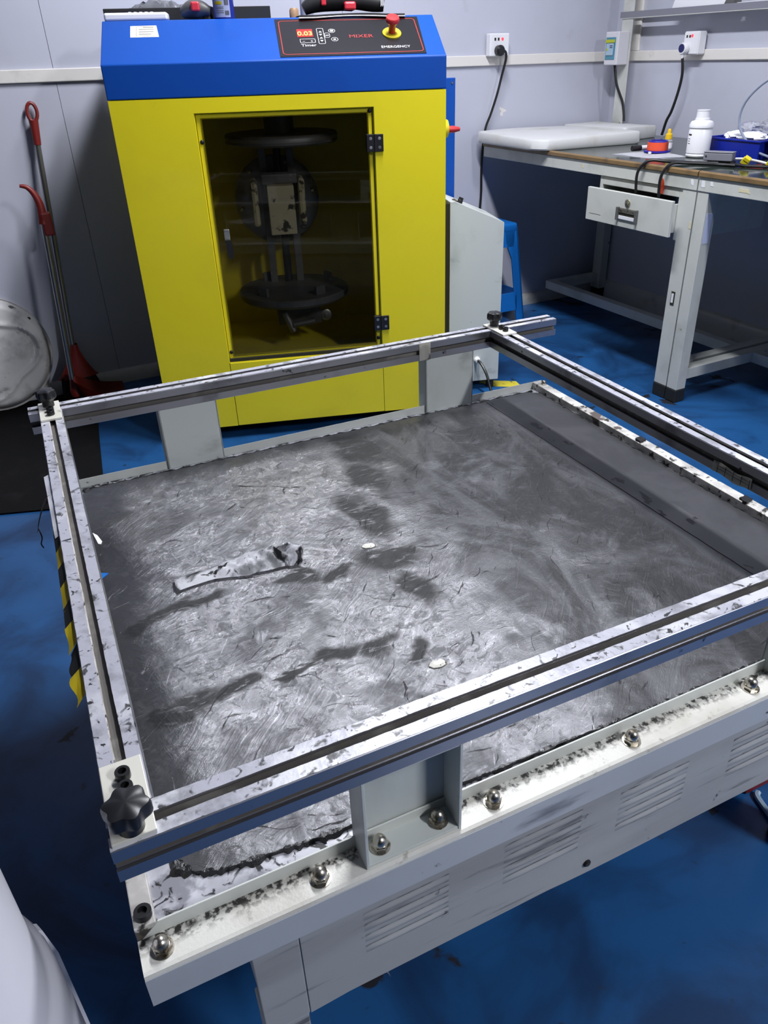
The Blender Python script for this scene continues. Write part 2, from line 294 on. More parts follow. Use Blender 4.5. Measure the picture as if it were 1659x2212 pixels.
# ------------------------------------------------------------------ geometry helpers
OFF = {}
def fr(a):
    return Vector((math.cos(a), math.sin(a), 0)), Vector((-math.sin(a), math.cos(a), 0))
class G:
    def __init__(s): s.bm = bmesh.new()
    def add(s, vs, fs):
        v = [s.bm.verts.new(p) for p in vs]
        for f in fs:
            try: s.bm.faces.new([v[i] for i in f])
            except ValueError: pass
        return v
    def box(s, x0, x1, y0, y1, z0, z1, bev=0.0, seg=2):
        t = bmesh.new()
        vs = [t.verts.new((x, y, z)) for x in (x0, x1) for y in (y0, y1) for z in (z0, z1)]
        for f in ((0, 1, 3, 2), (4, 6, 7, 5), (0, 4, 5, 1), (2, 3, 7, 6), (0, 2, 6, 4), (1, 5, 7, 3)): t.faces.new([vs[i] for i in f])
        if bev: bmesh.ops.bevel(t, geom=t.edges[:], offset=bev, segments=seg, affect='EDGES', profile=.5)
        s.join(t); return s
    def join(s, t, mtx=None):
        if mtx: bmesh.ops.transform(t, matrix=mtx, verts=t.verts[:])
        t.verts.index_update()
        s.add([v.co.copy() for v in t.verts], [[v.index for v in f.verts] for f in t.faces]); t.free()
    def xform(s, mtx): bmesh.ops.transform(s.bm, matrix=mtx, verts=s.bm.verts[:]); return s
    def lathe(s, prof, c=(0, 0, 0), axis=(0, 0, 1), seg=24, a0=0.0, cap=True, mod=None):
        z = Vector(axis).normalized(); x = z.orthogonal().normalized(); y = z.cross(x); c = Vector(c)
        vs = []; n = len(prof)
        for (r, h) in prof:
            for k in range(seg):
                a = a0 + 2*PI*k/seg; rr = r*(mod(a, h) if mod else 1)
                vs.append(c + z*h + x*(rr*math.cos(a)) + y*(rr*math.sin(a)))
        fs = [(i*seg+k, i*seg+(k+1) % seg, (i+1)*seg+(k+1) % seg, (i+1)*seg+k) for i in range(n-1) for k in range(seg)]
        if cap: fs.append(tuple(range(seg))[::-1]); fs.append(tuple((n-1)*seg+k for k in range(seg)))
        s.add(vs, fs); return s
    def cyl(s, p0, p1, r0, r1=None, seg=14):
        p0, p1 = Vector(p0), Vector(p1); d = p1-p0
        return s.lathe([(r0, 0), (r0 if r1 is None else r1, d.length)], p0, d, seg)
    def tube(s, pts, r, seg=8, sub=6, ends=None):
        P = [Vector(p) for p in pts]; Q = []
        if sub > 1 and len(P) > 2:
            for i in range(len(P)-1):
                a, b, c, d = P[max(i-1, 0)], P[i], P[i+1], P[min(i+2, len(P)-1)]
                for k in range(sub):
                    t = k/sub; Q.append(.5*((2*b)+(c-a)*t+(2*a-5*b+4*c-d)*t*t+(3*b-a-3*c+d)*t**3))
            Q.append(P[-1])
        else: Q = P
        vs = []; up0 = None
        for i, q in enumerate(Q):
            t = (Q[min(i+1, len(Q)-1)]-Q[max(i-1, 0)]).normalized()
            if up0 is None: up0 = t.orthogonal().normalized()
            up0 = (up0-t*up0.dot(t)).normalized(); sd = t.cross(up0)
            rr = r if not callable(r) else r(i/(len(Q)-1))
            for k in range(seg):
                a = 2*PI*k/seg; vs.append(q+up0*(rr*math.cos(a))+sd*(rr*math.sin(a)))
        n = len(Q)
        fs = [(i*seg+k, i*seg+(k+1) % seg, (i+1)*seg+(k+1) % seg, (i+1)*seg+k) for i in range(n-1) for k in range(seg)]
        fs += [tuple(range(seg))[::-1], tuple((n-1)*seg+k for k in range(seg))]
        s.add(vs, fs); return s
    def prism(s, poly, a, b, mp=lambda u, v, h: (u, v, h)):
        n = len(poly)
        vs = [Vector(mp(u, v, a)) for u, v in poly]+[Vector(mp(u, v, b)) for u, v in poly]
        s.add(vs, [tuple(range(n))[::-1], tuple(range(n, 2*n))]+[(i, (i+1) % n, n+(i+1) % n, n+i) for i in range(n)]); return s
    def grid(s, fn, nu, nv, thick=0.0):
        vs = [Vector(fn(i/nu, j/nv)) for i in range(nu+1) for j in range(nv+1)]
        q = lambda i, j: i*(nv+1)+j
        fs = [(q(i, j), q(i+1, j), q(i+1, j+1), q(i, j+1)) for i in range(nu) for j in range(nv)]
        t = bmesh.new(); bv = [t.verts.new(p) for p in vs]
        for f in fs: t.faces.new([bv[i] for i in f])
        if thick: bmesh.ops.solidify(t, geom=t.faces[:], thickness=thick)
        s.join(t); return s
    def obj(s, name, m, parent=None, smooth=False, label=None, kind=None, ang=35):
        bmesh.ops.recalc_face_normals(s.bm, faces=s.bm.faces[:])
        me = bpy.data.meshes.new(name)
        if parent is not None:
            off = OFF[parent.name]
            for v in s.bm.verts: v.co -= off
        s.bm.to_mesh(me); s.bm.free()
        me.materials.append(M[m] if isinstance(m, str) else m)
        o = bpy.data.objects.new(name, me); COL.objects.link(o)
        if parent is not None: o.parent = parent; OFF[o.name] = OFF[parent.name]
        if smooth:
            for p in me.polygons: p.use_smooth = True
            try: me.set_sharp_from_angle(angle=R(ang))
            except Exception: pass
        if label: o['label'] = label
        if kind: o['kind'] = kind
        return o
def thing(name, label, cat, base=(0, 0, 0), ang=0.0, group=None):
    """Empty at the thing's base; base is given in the frame turned by ang about the world origin"""
    o = bpy.data.objects.new(name, None); COL.objects.link(o); o.empty_display_size = .1
    e1, e2 = fr(ang); o.location = e1*base[0]+e2*base[1]+Vector((0, 0, base[2])); o.rotation_euler = (0, 0, ang)
    o['label'] = label; o['category'] = cat
    if group: o['group'] = group
    OFF[o.name] = Vector(base); return o
def tag(o, label, cat, group=None):
    o['label'] = label; o['category'] = cat
    if group: o['group'] = group
    return o
def single(g, name, m, label, cat, ang=0.0, smooth=False, group=None):
    """a thing that is one mesh, built in the frame turned by ang; its origin goes to its base"""
    xs = [v.co for v in g.bm.verts]
    c = Vector((sum(p.x for p in xs)/len(xs), sum(p.y for p in xs)/len(xs), min(p.z for p in xs)))
    for v in g.bm.verts: v.co -= c
    o = g.obj(name, m, None, smooth); e1, e2 = fr(ang)
    o.location = e1*c.x+e2*c.y+Vector((0, 0, c.z)); o.rotation_euler = (0, 0, ang)
    return tag(o, label, cat, group)
def text(s, size, origin, xd, yd, m, parent, name='lettering', align='LEFT', depth=.0006, wide=1.0):
    cu = bpy.data.curves.new('t', 'FONT'); cu.body = s; cu.size = size; cu.align_x = align; cu.extrude = depth
    to = bpy.data.objects.new('t', cu); COL.objects.link(to)
    dg = bpy.context.evaluated_depsgraph_get(); me = bpy.data.meshes.new_from_object(to.evaluated_get(dg))
    bpy.data.objects.remove(to); xd, yd = Vector(xd).normalized(), Vector(yd).normalized(); zd = xd.cross(yd)
    off = OFF[parent.name]
    for v in me.vertices: v.co = Vector(origin)+xd*(v.co.x*wide)+yd*v.co.y+zd*(v.co.z+depth)-off
    me.name = name; me.materials.clear(); me.materials.append(M[m])
    o = bpy.data.objects.new(name, me); COL.objects.link(o); o.parent = parent; OFF[o.name] = off
    return o
def structure(o): o['kind'] = 'structure'; return o

# ------------------------------------------------------------------ room
YW, XW = 3.34, 3.03
g = G().box(-3.6, 3.3, -3.0, 3.6, -.06, 0); structure(g.obj('floor', 'floor'))
g = G().box(-3.6, 3.3, -3.0, 3.6, 2.8, 2.86); structure(g.obj('ceiling', 'ceil'))
def wall(name, spans, mp):
    root = bpy.data.objects.new(name, None); COL.objects.link(root); structure(root); OFF[root.name] = Vector((0, 0, 0))
    g = G(); a, b = spans[0], spans[-1]; g.prism([(a, 0), (b, 0), (b, 2.8), (a, 2.8)], .006, .06, mp); g.obj('wall_backing', 'seam', root)
    for i in range(len(spans)-1):
        g = G(); u0, u1 = spans[i]+.0008, spans[i+1]-.0008
        g.prism([(u0, 0), (u1, 0), (u1, 2.8), (u0, 2.8)], 0, .0065, mp); g.obj('wall_panel', 'wall', root)
    return root
wb = wall('wall_back', [-3.6, -1.895, -.745, .405, 1.555, XW], lambda u, z, h: (u, YW+h, z))
wr = wall('wall_right', [-3.0, -1.85, -.70, .45, 1.60, YW+.06], lambda u, z, h: (XW+h, u, z))
g = G()
pts = []
for k in range(14):
    a = 2*PI*k/14; r = .019*(.75+.35*math.sin(3*a+1)+.25*math.cos(5*a)); pts.append((2.366+r*math.cos(a), .955+1.2*r*math.sin(a)))
g.prism(pts, -.0006, .001, lambda u, z, h: (u, YW+h, z)); g.obj('peeled_paint_patch', 'trim', wb, label='pale patch of peeled paint')
def cove(name, p0, p1, nrm, h, d):
    p0, p1, n = Vector(p0), Vector(p1), Vector(nrm); prof = [(0, 0), (d, 0), (d, h*.45), (d*.8, h*.75), (d*.45, h*.93), (0, h)]
    g = G(); vs = [p+n*a+Vector((0, 0, z)) for p in (p0, p1) for a, z in prof]; k = len(prof)
    g.add(vs, [tuple(range(k)), tuple(range(2*k-1, k-1, -1))]+[(i, (i+1) % k, k+(i+1) % k, k+i) for i in range(k)])
    structure(g.obj(name, 'base', None, True))
cove('baseboard_back', (-3.6, YW, 0), (XW, YW, 0), (0, -1, 0), .056, .022)
cove('baseboard_right', (XW, -3.0, 0), (XW, YW, 0), (-1, 0, 0), .095, .022)
g = G().box(-3.6, XW, YW-.012, YW, 1.146, 1.188, .003); structure(g.obj('trim_1', 'trim'))
g = G().box(XW-.012, XW, -3.0, YW, 1.146, 1.188, .003); structure(g.obj('trim_2', 'trim'))
g = G().box(XW-.012, XW, 3.165, 3.215, 1.188, 2.8, .003); structure(g.obj('trim_3', 'trim'))
def ceiling_lamp(loc, label):
    t = thing('ceiling_light', label, 'light', loc)
    x, y, z = loc
    G().box(x-.10, x+.10, y-.64, y+.64, z+.022, z+.06, .01).obj('housing', 'lamp', t)
    for sx in (-.05, .05): G().cyl((x+sx, y-.6, z+.012), (x+sx, y+.6, z+.012), .009).obj('tube', 'tube', t, True)
ceiling_lamp(LAMP, 'white twin-tube ceiling light above the far part of the metal table')
ceiling_lamp(LAMP2, 'white twin-tube ceiling light behind the camera')

# ------------------------------------------------------------------ floor mat and floor tape
g = G(); g.prism([(-1.2, 2.74), (-1.2, 3.30), (.29, 3.30), (.222, 2.837), (.146, 2.262), (-.155, 2.372), (-1.2, 2.72)], .0, .006); single(g, 'floor_mat', 'mat_black', 'black rubber mat on the blue floor left of the yellow mixer', 'mat')
g = G(); g.prism([(1.705, 2.505), (1.735, 2.52), (1.79, 2.47), (1.845, 2.43), (1.835, 2.39), (1.80, 2.385), (1.74, 2.43)], 0, .0015); single(g, 'tape_scrap', 'floortape', 'torn yellow tape scrap on the floor at the foot of the grey console', 'tape')

# ------------------------------------------------------------------ vibration table (frame turned by AT)
AT = R(-3.00372)
T0 = (.5, .984, 0)
T = thing('vibration_table', 'low cream steel shaker table with an aluminium clamping frame over a scratched metal top', 'machine', T0, AT)
YN, YF, XL, XR = .4555, 1.5125, -.0635, 1.078     # outer faces of near/far channel, tray ends
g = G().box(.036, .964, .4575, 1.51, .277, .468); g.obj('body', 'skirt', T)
# front skirt with a seam and pressed louvres
def wav(x): return .277 + .012*math.sin((x-.1)*9)*math.exp(-((x-.22)/.22)**2)
xs = [.083+(.996-.083)*i/40 for i in range(41)]
g = G(); top = [(x, .424) for x in xs[::-1]]; bot = [(x, wav(x)) for x in xs]
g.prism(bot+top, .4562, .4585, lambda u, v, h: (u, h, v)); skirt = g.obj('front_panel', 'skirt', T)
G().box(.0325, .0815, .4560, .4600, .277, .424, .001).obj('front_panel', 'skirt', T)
for cx, zc, wdt in ((.205, .368, .052), (.385, .37, .055), (.553, .366, .055), (.745, .366, .06)):
    for k in range(4):
        z = zc+.030-k*.020; sl = G()
        prof = [(-wdt, 0), (-wdt*.92, .0045), (0, .006), (wdt*.92, .0045), (wdt, 0)]
        def fn(u, v, z=z, cx=cx, wdt=wdt):
            x = -wdt+2*wdt*u; e = max(0, 1-(abs(x)/wdt)**4); b = math.sin(PI*min(1, v*1.25)) if v < .8 else 0
            return (cx+x, .4562-.0024*e*b, z+.014*v)
        sl.grid(fn, 12, 6); sl.obj('louvre', 'skirt', skirt, True)
G().lathe([(.0055, 0), (.0055, .002), (.004, .0032)], (.459, .4562, .298), (0, -1, 0), 12).obj('screw', 'bolt', skirt, True)
# legs and feet
for lx, ly in ((.052, .49), (.948, .49), (.052, 1.47), (.948, 1.47)):
    lg = G().box(lx-.0195, lx+.029, ly-.033, ly+.02, .02, .277, .002).obj('leg', 'skirt', T)
    G().lathe([(.03, 0), (.03, .012), (.014, .022), (.014, .026)], (lx, ly, 0), seg=16).obj('levelling_foot', 'rubber', lg, True)
# near and far channels: floor, drop, standing lip
def channel(y0, sgn):
    # y0 outer face; sgn +1 towards the tray
    pr = [(0, .424), (0, .466), (.0015, .4695), (.005, .471), (.0372, .471), (.0372, .469), (.0015, .4685), (.0015, .424)]
    g = G(); g.prism(pr, XL, XR, lambda u, v, h: (h, y0+sgn*u, v)); o = g.obj('edge_channel', 'channel' if sgn > 0 else 'creamclean', T)
    lp = [(.0372, .4695), (.0372, .4878), (.0376, .4882), (.0390, .4882), (.0390, .4695)]
    P0 = XL+.004 if sgn > 0 else XL+.001
    g = G(); vs = []
    for x in (P0, XR):
        for u, v in lp: vs.append((x+(.018 if (v > .48 and x == P0 and sgn > 0) else 0), y0+sgn*u, v))
    g.add(vs, [(0, 1, 2, 3, 4), (9, 8, 7, 6, 5)]+[(i, (i+1) % 5, 5+(i+1) % 5, 5+i) for i in range(5)]); g.obj('standing_lip', 'lip', o)
    return o
chN = channel(YN, 1)
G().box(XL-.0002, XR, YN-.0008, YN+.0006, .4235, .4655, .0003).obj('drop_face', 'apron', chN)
chF = channel(YF, -1)
# side edge bars
sideL = G().box(XL, XL+.0205, .4935, 1.474, .43, .488, .0012).obj('edge_strip', 'strip', T)
sideR = G().box(1.0515, 1.0745, .4935, 1.474, .43, .488, .0012).obj('edge_strip', 'strip', T)
G().box(XL+.0205, 1.0515, .493, 1.475, .460, .4705).obj('tray_floor', 'traywhite', T)
# metal sheet with rounded front-left corner
def rrect(x0, x1, y0, y1, r, n=6):
    P = []
    for cx, cy, a in ((x1-r[0], y0+r[0], -PI/2), (x1-r[1], y1-r[1], 0), (x0+r[2], y1-r[2], PI/2), (x0+r[3], y0+r[3], PI)):
        rr = r[[(x1-r[0], y0+r[0]), (x1-r[1], y1-r[1]), (x0+r[2], y1-r[2]), (x0+r[3], y0+r[3])].index((cx, cy))]
        for k in range(n+1): P.append((cx+rr*math.cos(a+PI/2*k/n), cy+rr*math.sin(a+PI/2*k/n)))
    return P
def ragged(P, amp, sc=40, sub=10):
    Q = []
    for i in range(len(P)):
        a, b = Vector((*P[i], 0)), Vector((*P[(i+1) % len(P)], 0)); L = (b-a).length; n = max(1, int(L*sub*10)); nn = Vector((b.y-a.y, a.x-b.x, 0)).normalized() if L > 1e-6 else Vector()
        for k in range(n):
            p = a+(b-a)*(k/n); d = amp*noise.noise(p*sc)+amp*.6*noise.noise(p*sc*2.7); Q.append((p.x+nn.x*d, p.y+nn.y*d))
    return Q
SH = [(1.046, .503), (1.046, 1.43), (1.02, 1.452), (.0, 1.452), (-.022, 1.43), (-.022, .60), (-.019, .570), (-.011, .552), (.003, .538), (.03, .528), (.138, .518), (.30, .511), (.6, .5045)]
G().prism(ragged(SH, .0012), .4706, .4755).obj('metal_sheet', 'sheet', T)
G().prism(ragged([(.9135, .51), (.958, .51), (.952, 1.445), (.900, 1.445)][::1], .0007), .4754, .4764).obj('rubber_strip', 'rubberstrip', T)
# black paint crust along the sheet edge
def crust(P, wdt, name='paint_crust', z0=.4705, z1=.4764):
    g = G(); n = len(P); vs = []; fs = []
    for i, (x, y) in enumerate(P):
        a = P[max(i-1, 0)]; b = P[min(i+1, n-1)]; t = Vector((b[0]-a[0], b[1]-a[1], 0)).normalized(); nn = Vector((-t.y, t.x, 0))
        k = max(.12, .25+1.5*noise.noise(Vector((x*37, y*37, 3)))+.9*noise.noise(Vector((x*140, y*140, 8)))); h = z1-.0006+.0012*noise.noise(Vector((x*120, y*120, 1)))
        c = Vector((x, y, 0)); q = nn*(wdt*k)
        vs += [c-q+Vector((0, 0, z0)), c-q*.4+Vector((0, 0, h)), c+q*.5+Vector((0, 0, h)), c+q+Vector((0, 0, z0))]
    fs = [(i*4+k, i*4+k+1, i*4+k+5, i*4+k+4) for i in range(n-1) for k in range(3)]+[(0, 1, 2, 3), (4*n-4, 4*n-3, 4*n-2, 4*n-1)]
    g.add(vs, fs); return g.obj(name, 'crust', T, True, kind='stuff')
def along(P, step):
    Q = []
    for (a, b), (c, d) in zip(P[:-1], P[1:]):
        n = max(1, int(math.hypot(c-a, d-b)/step)); Q += [(a+(c-a)*k/n, b+(d-b)*k/n) for k in range(n)]
    return Q+[P[-1]]
crust(along([(-.022, .66), (-.022, .60), (-.019, .570), (-.011, .552), (.003, .538), (.03, .528), (.138, .518)], .002), .0075)
crust(along([(.138, .518), (.30, .511), (.6, .5045), (1.04, .503)], .003), .0055)
crust([(1.046+.002*math.sin(i*.6), .515+i*.0033) for i in range(280)], .0065)
crust([(-.015+i*.004, 1.4535+.0015*math.sin(i*.8)) for i in range(264)], .0055)
# cap nuts on both channels, socket screws on the side bars
def capnut(x, y, z, s=.92, parent=None):
    g = G(); g.lathe([(.0125*s, 0), (.0125*s, .001), (.0105*s, .0012)], (x, y, z), seg=20)
    g.lathe([(.0105*s, .001), (.0105*s, .0068*s), (.0096*s, .0078*s)], (x, y, z), seg=6)
    g.lathe([(.0086*s, .0075*s)]+[(.0084*s*math.cos(a), .010*s+.0085*s*math.sin(a)) for a in (0, .35, .7, 1.05, 1.3, 1.5)], (x, y, z), seg=18)
    return g.obj('cap_nut', 'chrome', parent or T, True, ang=30)
def sockscrew(x, y, z, r, h, parent):
    g = G(); g.lathe([(r*.93, 0), (r, .0008), (r, h-.0008), (r*.93, h), (r*.55, h), (r*.52, h*.45), (.0004, h*.45)], (x, y, z), seg=18)
    return g.obj('socket_screw', 'bolt', parent, True)
for x in (-.043, .117, .324, .520, .717, .96): capnut(x, .4755, .471, parent=chN)
sockscrew(-.0525, .505, .488, .0085, .008, sideL); sockscrew(-.0525, 1.30, .488, .0085, .008, sideL)
capnut(1.066, 1.448, .486, .7, sideR)
for y in (1.08, .80): G().prism(ragged([(1.052, y), (1.07, y+.004), (1.068, y+.02), (1.054, y+.018)], .003, 90, 30), .486, .4925).obj('paint_lump', 'crust', sideR)
# four posts: channel brackets standing on the edge channels
def post(x0, x1, yo, sgn):
    # yo: outer (open) face; plate sits towards the tray
    t = .0035; d = .0385; g = G()
    Yb = lambda a, b: (min(yo+sgn*a, yo+sgn*b), max(yo+sgn*a, yo+sgn*b))
    g.box(x0, x1, *Yb(d-t, d), .471, .6025, .0006)
    g.box(x0, x0+t, *Yb(.001, d), .471, .6025, .0006); g.box(x1-t, x1, *Yb(.001, d), .471, .6025, .0006)
    g.box(x0+t, x1-t, *Yb(.002, d-t), .471, .4745, .0006); g.box(x0+t, x1-t, *Yb(.002, d-t), .599, .6025, .0006)
    o = g.obj('post', 'creamclean', T)
    for x in (x0+(x1-x0)*.2, x1-(x1-x0)*.18): capnut(x, yo+sgn*.018, .4745, parent=o)
    return o
post(.1635, .2755, .4615, 1); post(.760, .876, .4615, 1)
post(.1535, .2705, 1.507, -1); post(.7505, .8755, 1.507, -1)
# slotted aluminium rails, 40 x 40
def rail(axis, a0, a1, c, tops='railtop'):
    zt, W, s, dp = .642, .020, .0054, .008
    def ring(zc=.622):
        P = []
        for q in range(4):
            loc = [(-W+.001, W), (-s, W), (-s, W-dp*.35), (-s-.004, W-dp*.35), (-s-.004, W-dp), (s+.004, W-dp), (s+.004, W-dp*.35), (s, W-dp*.35), (s, W), (W-.001, W)]
            for (u, v) in loc:
                for _ in range(q): u, v = v, -u
                P.append((u, v+zc))
        return P
    mp = (lambda u, v, h: (h, c+u, v)) if axis == 'x' else (lambda u, v, h: (c+u, h, v))
    g = G(); g.prism(ring(), a0, a1, mp); o = g.obj('frame_rail', 'alu', T)
    for u0, u1 in ((-W+.0008, -s), (s, W-.0008)):
        g = G(); n = int((a1-a0)/.006); A = [u0+.0005*noise.noise(Vector((i*.9, u0*90, c*7))) for i in range(n+1)]; B = [u1-.0012*abs(noise.noise(Vector((i*.7, u1*50, c*5)))) for i in range(n+1)]
        P = [(A[i], a0+(a1-a0)*i/n) for i in range(n+1)]+[(B[i], a0+(a1-a0)*i/n) for i in range(n, -1, -1)]
        g.prism(P, .6419, .6425, (lambda u, v, h: (v, c+u, h)) if axis == 'x' else (lambda u, v, h: (c+u, v, h))); g.obj('top_face', tops, o)
    g = G(); g.box(*((a0, a1, c-s-.0035, c+s+.0035) if axis == 'x' else (c-s-.0035, c+s+.0035, a0, a1)), .6335, .6345); g.obj('slot_floor', 'slot', o)
    for sg in (-1, 1):
        y0, y1 = c+sg*(W-dp-.0006), c+sg*(W-dp+.0008)
        g = G(); g.box(*((a0, a1, min(y0, y1), max(y0, y1)) if axis == 'x' else (min(y0, y1), max(y0, y1), a0, a1)), .6145, .6295); g.obj('slot_floor', 'slot', o)
    return o
railN = rail('x', -.057, 1.04, .4815); railF = rail('x', -.074, 1.103, 1.4865)
railL = rail('y', .5018, 1.4662, -.036); railR = rail('y', .5018, 1.4662, .9395)
# clamp plates with star knobs and socket screws
def clamp(xc, y_rail, sgn, kr):
    # plate lies over both rails; sgn: towards the side rail
    y0, y1 = y_rail-sgn*.0205, y_rail+sgn*.068
    o = G().box(xc-.0185, xc+.0185, min(y0, y1), max(y0, y1), .6427, .6467, .0008).obj('clamp_plate', 'steelwhite', T)
    ky = y_rail-(.010 if kr > .018 else 0)
    g = G(); mod = lambda a, h: 1+(.11*math.cos(6*a) if h > .013 else 0)
    g.lathe([(.0105, 0), (.0105, .011), (.013, .0135), (kr*.97, .0165), (kr, .019), (kr, .027), (kr*.93, .0305), (kr*.6, .0325), (.001, .033)], (xc, ky, .6467), seg=48, mod=mod, a0=.3)
    g.obj('star_knob', 'blackplastic', o, True, ang=40)
    for dy in (.030, .047): sockscrew(xc+.001, y_rail+sgn*dy, .6467, .0068, .0085, o)
clamp(-.0365, .4845, 1, .0185); clamp(.9395, .4845, 1, .0165); clamp(-.0365, 1.4845, -1, .0165); clamp(.9395, 1.4845, -1, .0165)
# cream bead left in the left rail's slot, tape on the far rail, torn label on the right rail
G().prism(ragged([(-.0435, .56), (-.0405, .56), (-.0405, 1.42), (-.0435, 1.42)], .0006, 60, 12), .636, .6424).obj('slot_bead', 'strip', railL)
G().grid(lambda u, v: (.733+.028*u, 1.4655-.0006-.0006*math.sin(u*9), .6425-.040*v), 6, 6, .0004).obj('tape_wrap', 'label', railF)
lab = G().grid(lambda u, v: (.9190-.0010-.0012*abs(math.sin(u*7+v*3)), .775-.078*u, .6215-.019*v+.002*math.sin(u*8)), 14, 6, .0004).obj('torn_label', 'label', railR, label='torn printed paper label')
for k in range(5): G().box(.9168, .9172, .765-.016*k, .764-.016*k, .604, .620).obj('print_line', 'ink', lab)
for zz in (.616, .611): G().box(.9168, .9172, .700, .768, zz, zz+.0006).obj('print_line', 'ink', lab)
# white tape, hazard tape and a black strap end stuck along the outer side of the left rail
G().grid(lambda u, v: (-.0562-.0085*v*(1-.3*u), 1.205-.20*u, .6385-.0025*v+.0012*math.sin(u*17)*v), 16, 4, .0012).obj('tape_flange', 'paper', railL)
for k in range(9):
    y0 = 1.075-.045*k; y1 = y0-.045; fray = max(0, k-5)/3
    def ht(u, v, y0=y0, y1=y1, fray=fray):
        y = y0+(y1-y0)*u; q = (1.075-y)/.40
        return (-.0560-v*(.0075+.0045*q+.003*fray*math.sin(u*9+y*80)), y-.010*v, .6365-.006*v-.002*math.sin(y*60)*v)
    G().grid(ht, 8, 4, .0008).obj('hazard_tape', 'hazyel' if k % 2 == 0 else 'hazblk', railL)
G().grid(lambda u, v: (-.060-.026*u-.003*v, 1.137-.012*v-.030*u+.003*math.sin(u*5), .637-.030*u*u-.006*math.sin(v*2)), 10, 5, .001).obj('strap_end', 'fabric', railL)
G().tube([(-.086, 1.098, .606), (-.084, 1.090, .595), (-.087, 1.083, .588), (-.085, 1.080, .582)], .001, 5).obj('strap_thread', 'fabric', railL)
G().prism([(.0, 0), (.0, .03)][:0] or [(-.018, 1.275), (-.011, 1.262), (-.006, 1.238), (-.009, 1.230), (-.013, 1.233)], .4757, .4772).obj('tape_tail', 'paper', T, label='white tape tail')
G().prism([(-.022, 1.142), (-.008, 1.133), (-.020, 1.122)], .4757, .4765).obj('tape_tail', 'bluestool', T, label='blue tape tail')
# bundle of small things that lie on or under the table
def crumple():
    g = G()
    def fn(u, v):
        x = .083+.205*u; wv = .034 if u < .30 else .034+.030*math.sin((u-.3)/.7*PI*.85)
        bend = .006*math.sin(u*4.2)-.012*u*u+.010*math.sin(max(0, u-.55)*7)
        n1 = noise.noise(Vector((u*9, v*3, 1))); n2 = noise.noise(Vector((u*16, v*5, 7)))
        amp = .15+1.0*max(0, (u-.28)/.72)
        rg = .5-abs(noise.noise(Vector((u*11+v*2, v*2.2-u*3, 4))))*1.6; h = .0030+(.009+.010*amp)*math.sin(PI*v)*(.5+.5*amp)+amp*(.012*n1+.009*rg+.005*n2)*math.sin(PI*min(1, v*1.1))
        return (x+amp*.006*n2, 1.043+bend+(v-.5)*wv+amp*.004*n1, .4772+max(.0012, h))
    g.grid(fn, 80, 26, .0012); return g
CR = crumple(); single(CR, 'crumpled_paper_strip', 'papersmear', 'crumpled white paper strip with black smears lying on the metal sheet', 'paper', AT, True)
for (x, y, r, lb) in ((.403, 1.008, .0095, 'small cream paint chip lying in the dark patch of the metal sheet'), (.371, .697, .0100, 'speckled cream paint chip on the metal sheet near the front rail')):
    g = G(); g.lathe([(r, 0), (r*.95, .001), (r*.5, .0026), (.0004, .003)], (x, y, .4764), seg=11, mod=lambda a, h: 1+.3*math.sin(2*a+x*9)+.12*math.cos(5*a)); single(g, 'paint_chip', 'chip', lb, 'paint chip', AT, False)
g = G(); g.grid(lambda u, v: (.150+.035*u+.006*v, .475+.045*v+.008*math.sin(u*5), .292-.055*u*(1-.3*v)-.010*v+.012*math.sin(u*9)*math.cos(v*7)), 14, 10, .0004); g.obj('plastic_scrap', 'clearbag', T, label='clear plastic scrap hanging below the front panel')
g = G().box(.955, 1.09, .585, .70, 0, .09, .006); single(g, 'red_block', 'redbox', 'dark red block on the floor under the right end of the table', 'block', AT)
g = G().tube([(.978, .578, .006), (.969, .572, .006), (.963, .553, .006), (.957, .53, .006), (.945, .48, .006), (.95, .38, .006)], .0055, 6); single(g, 'floor_cable', 'skyblue', 'pale blue cable on the floor under the right end of the table', 'cable', AT, True)

# ------------------------------------------------------------------ paint mixer (frame turned by AM)
AM = R(-17.95645); V0 = 2.596
mx_, my_ = fr(AM)
X0 = thing('paint_mixer', 'yellow paint mixing machine with a blue sloped control console and a tinted window door', 'machine', (.126, V0+.325, 0), AM)
DEP = .65; UL, UR = -.377, .6285; V = lambda v: V0+v
def mbox(u0, u1, v0, v1, z0, z1, m, name, parent=X0, bev=.0, **k): return G().box(u0, u1, V(v0), V(v1), z0, z1, bev).obj(name, m, parent, **k)
# shell: side, back, floor and top plates with an open inside
mbox(UL, UL+.003, .004, DEP, .05, 1.1045, 'yellow', 'side_panel'); mbox(UR-.003, UR, .004, DEP, .05, 1.1045, 'yellow', 'side_panel')
mbox(UL+.003, UR-.003, DEP-.003, DEP, .05, 1.1045, 'yellow', 'back_panel')
mbox(UL+.003, UR-.003, .02, DEP-.003, .05, .056, 'gap', 'base_plate')
inn = mbox(-.30, .55, DEP-.06, DEP-.05, .06, 1.09, 'yellow_in', 'inner_liner')
mbox(-.30, -.29, .03, DEP-.05, .06, 1.09, 'yellow_in', 'inner_liner'); mbox(.54, .55, .03, DEP-.05, .06, 1.09, 'yellow_in', 'inner_liner')
mbox(-.29, .54, .03, DEP-.06, .06, .25, 'yellow_in', 'inner_liner'); mbox(-.29, .54, .03, DEP-.06, 1.075, 1.085, 'yellow_in', 'inner_liner')
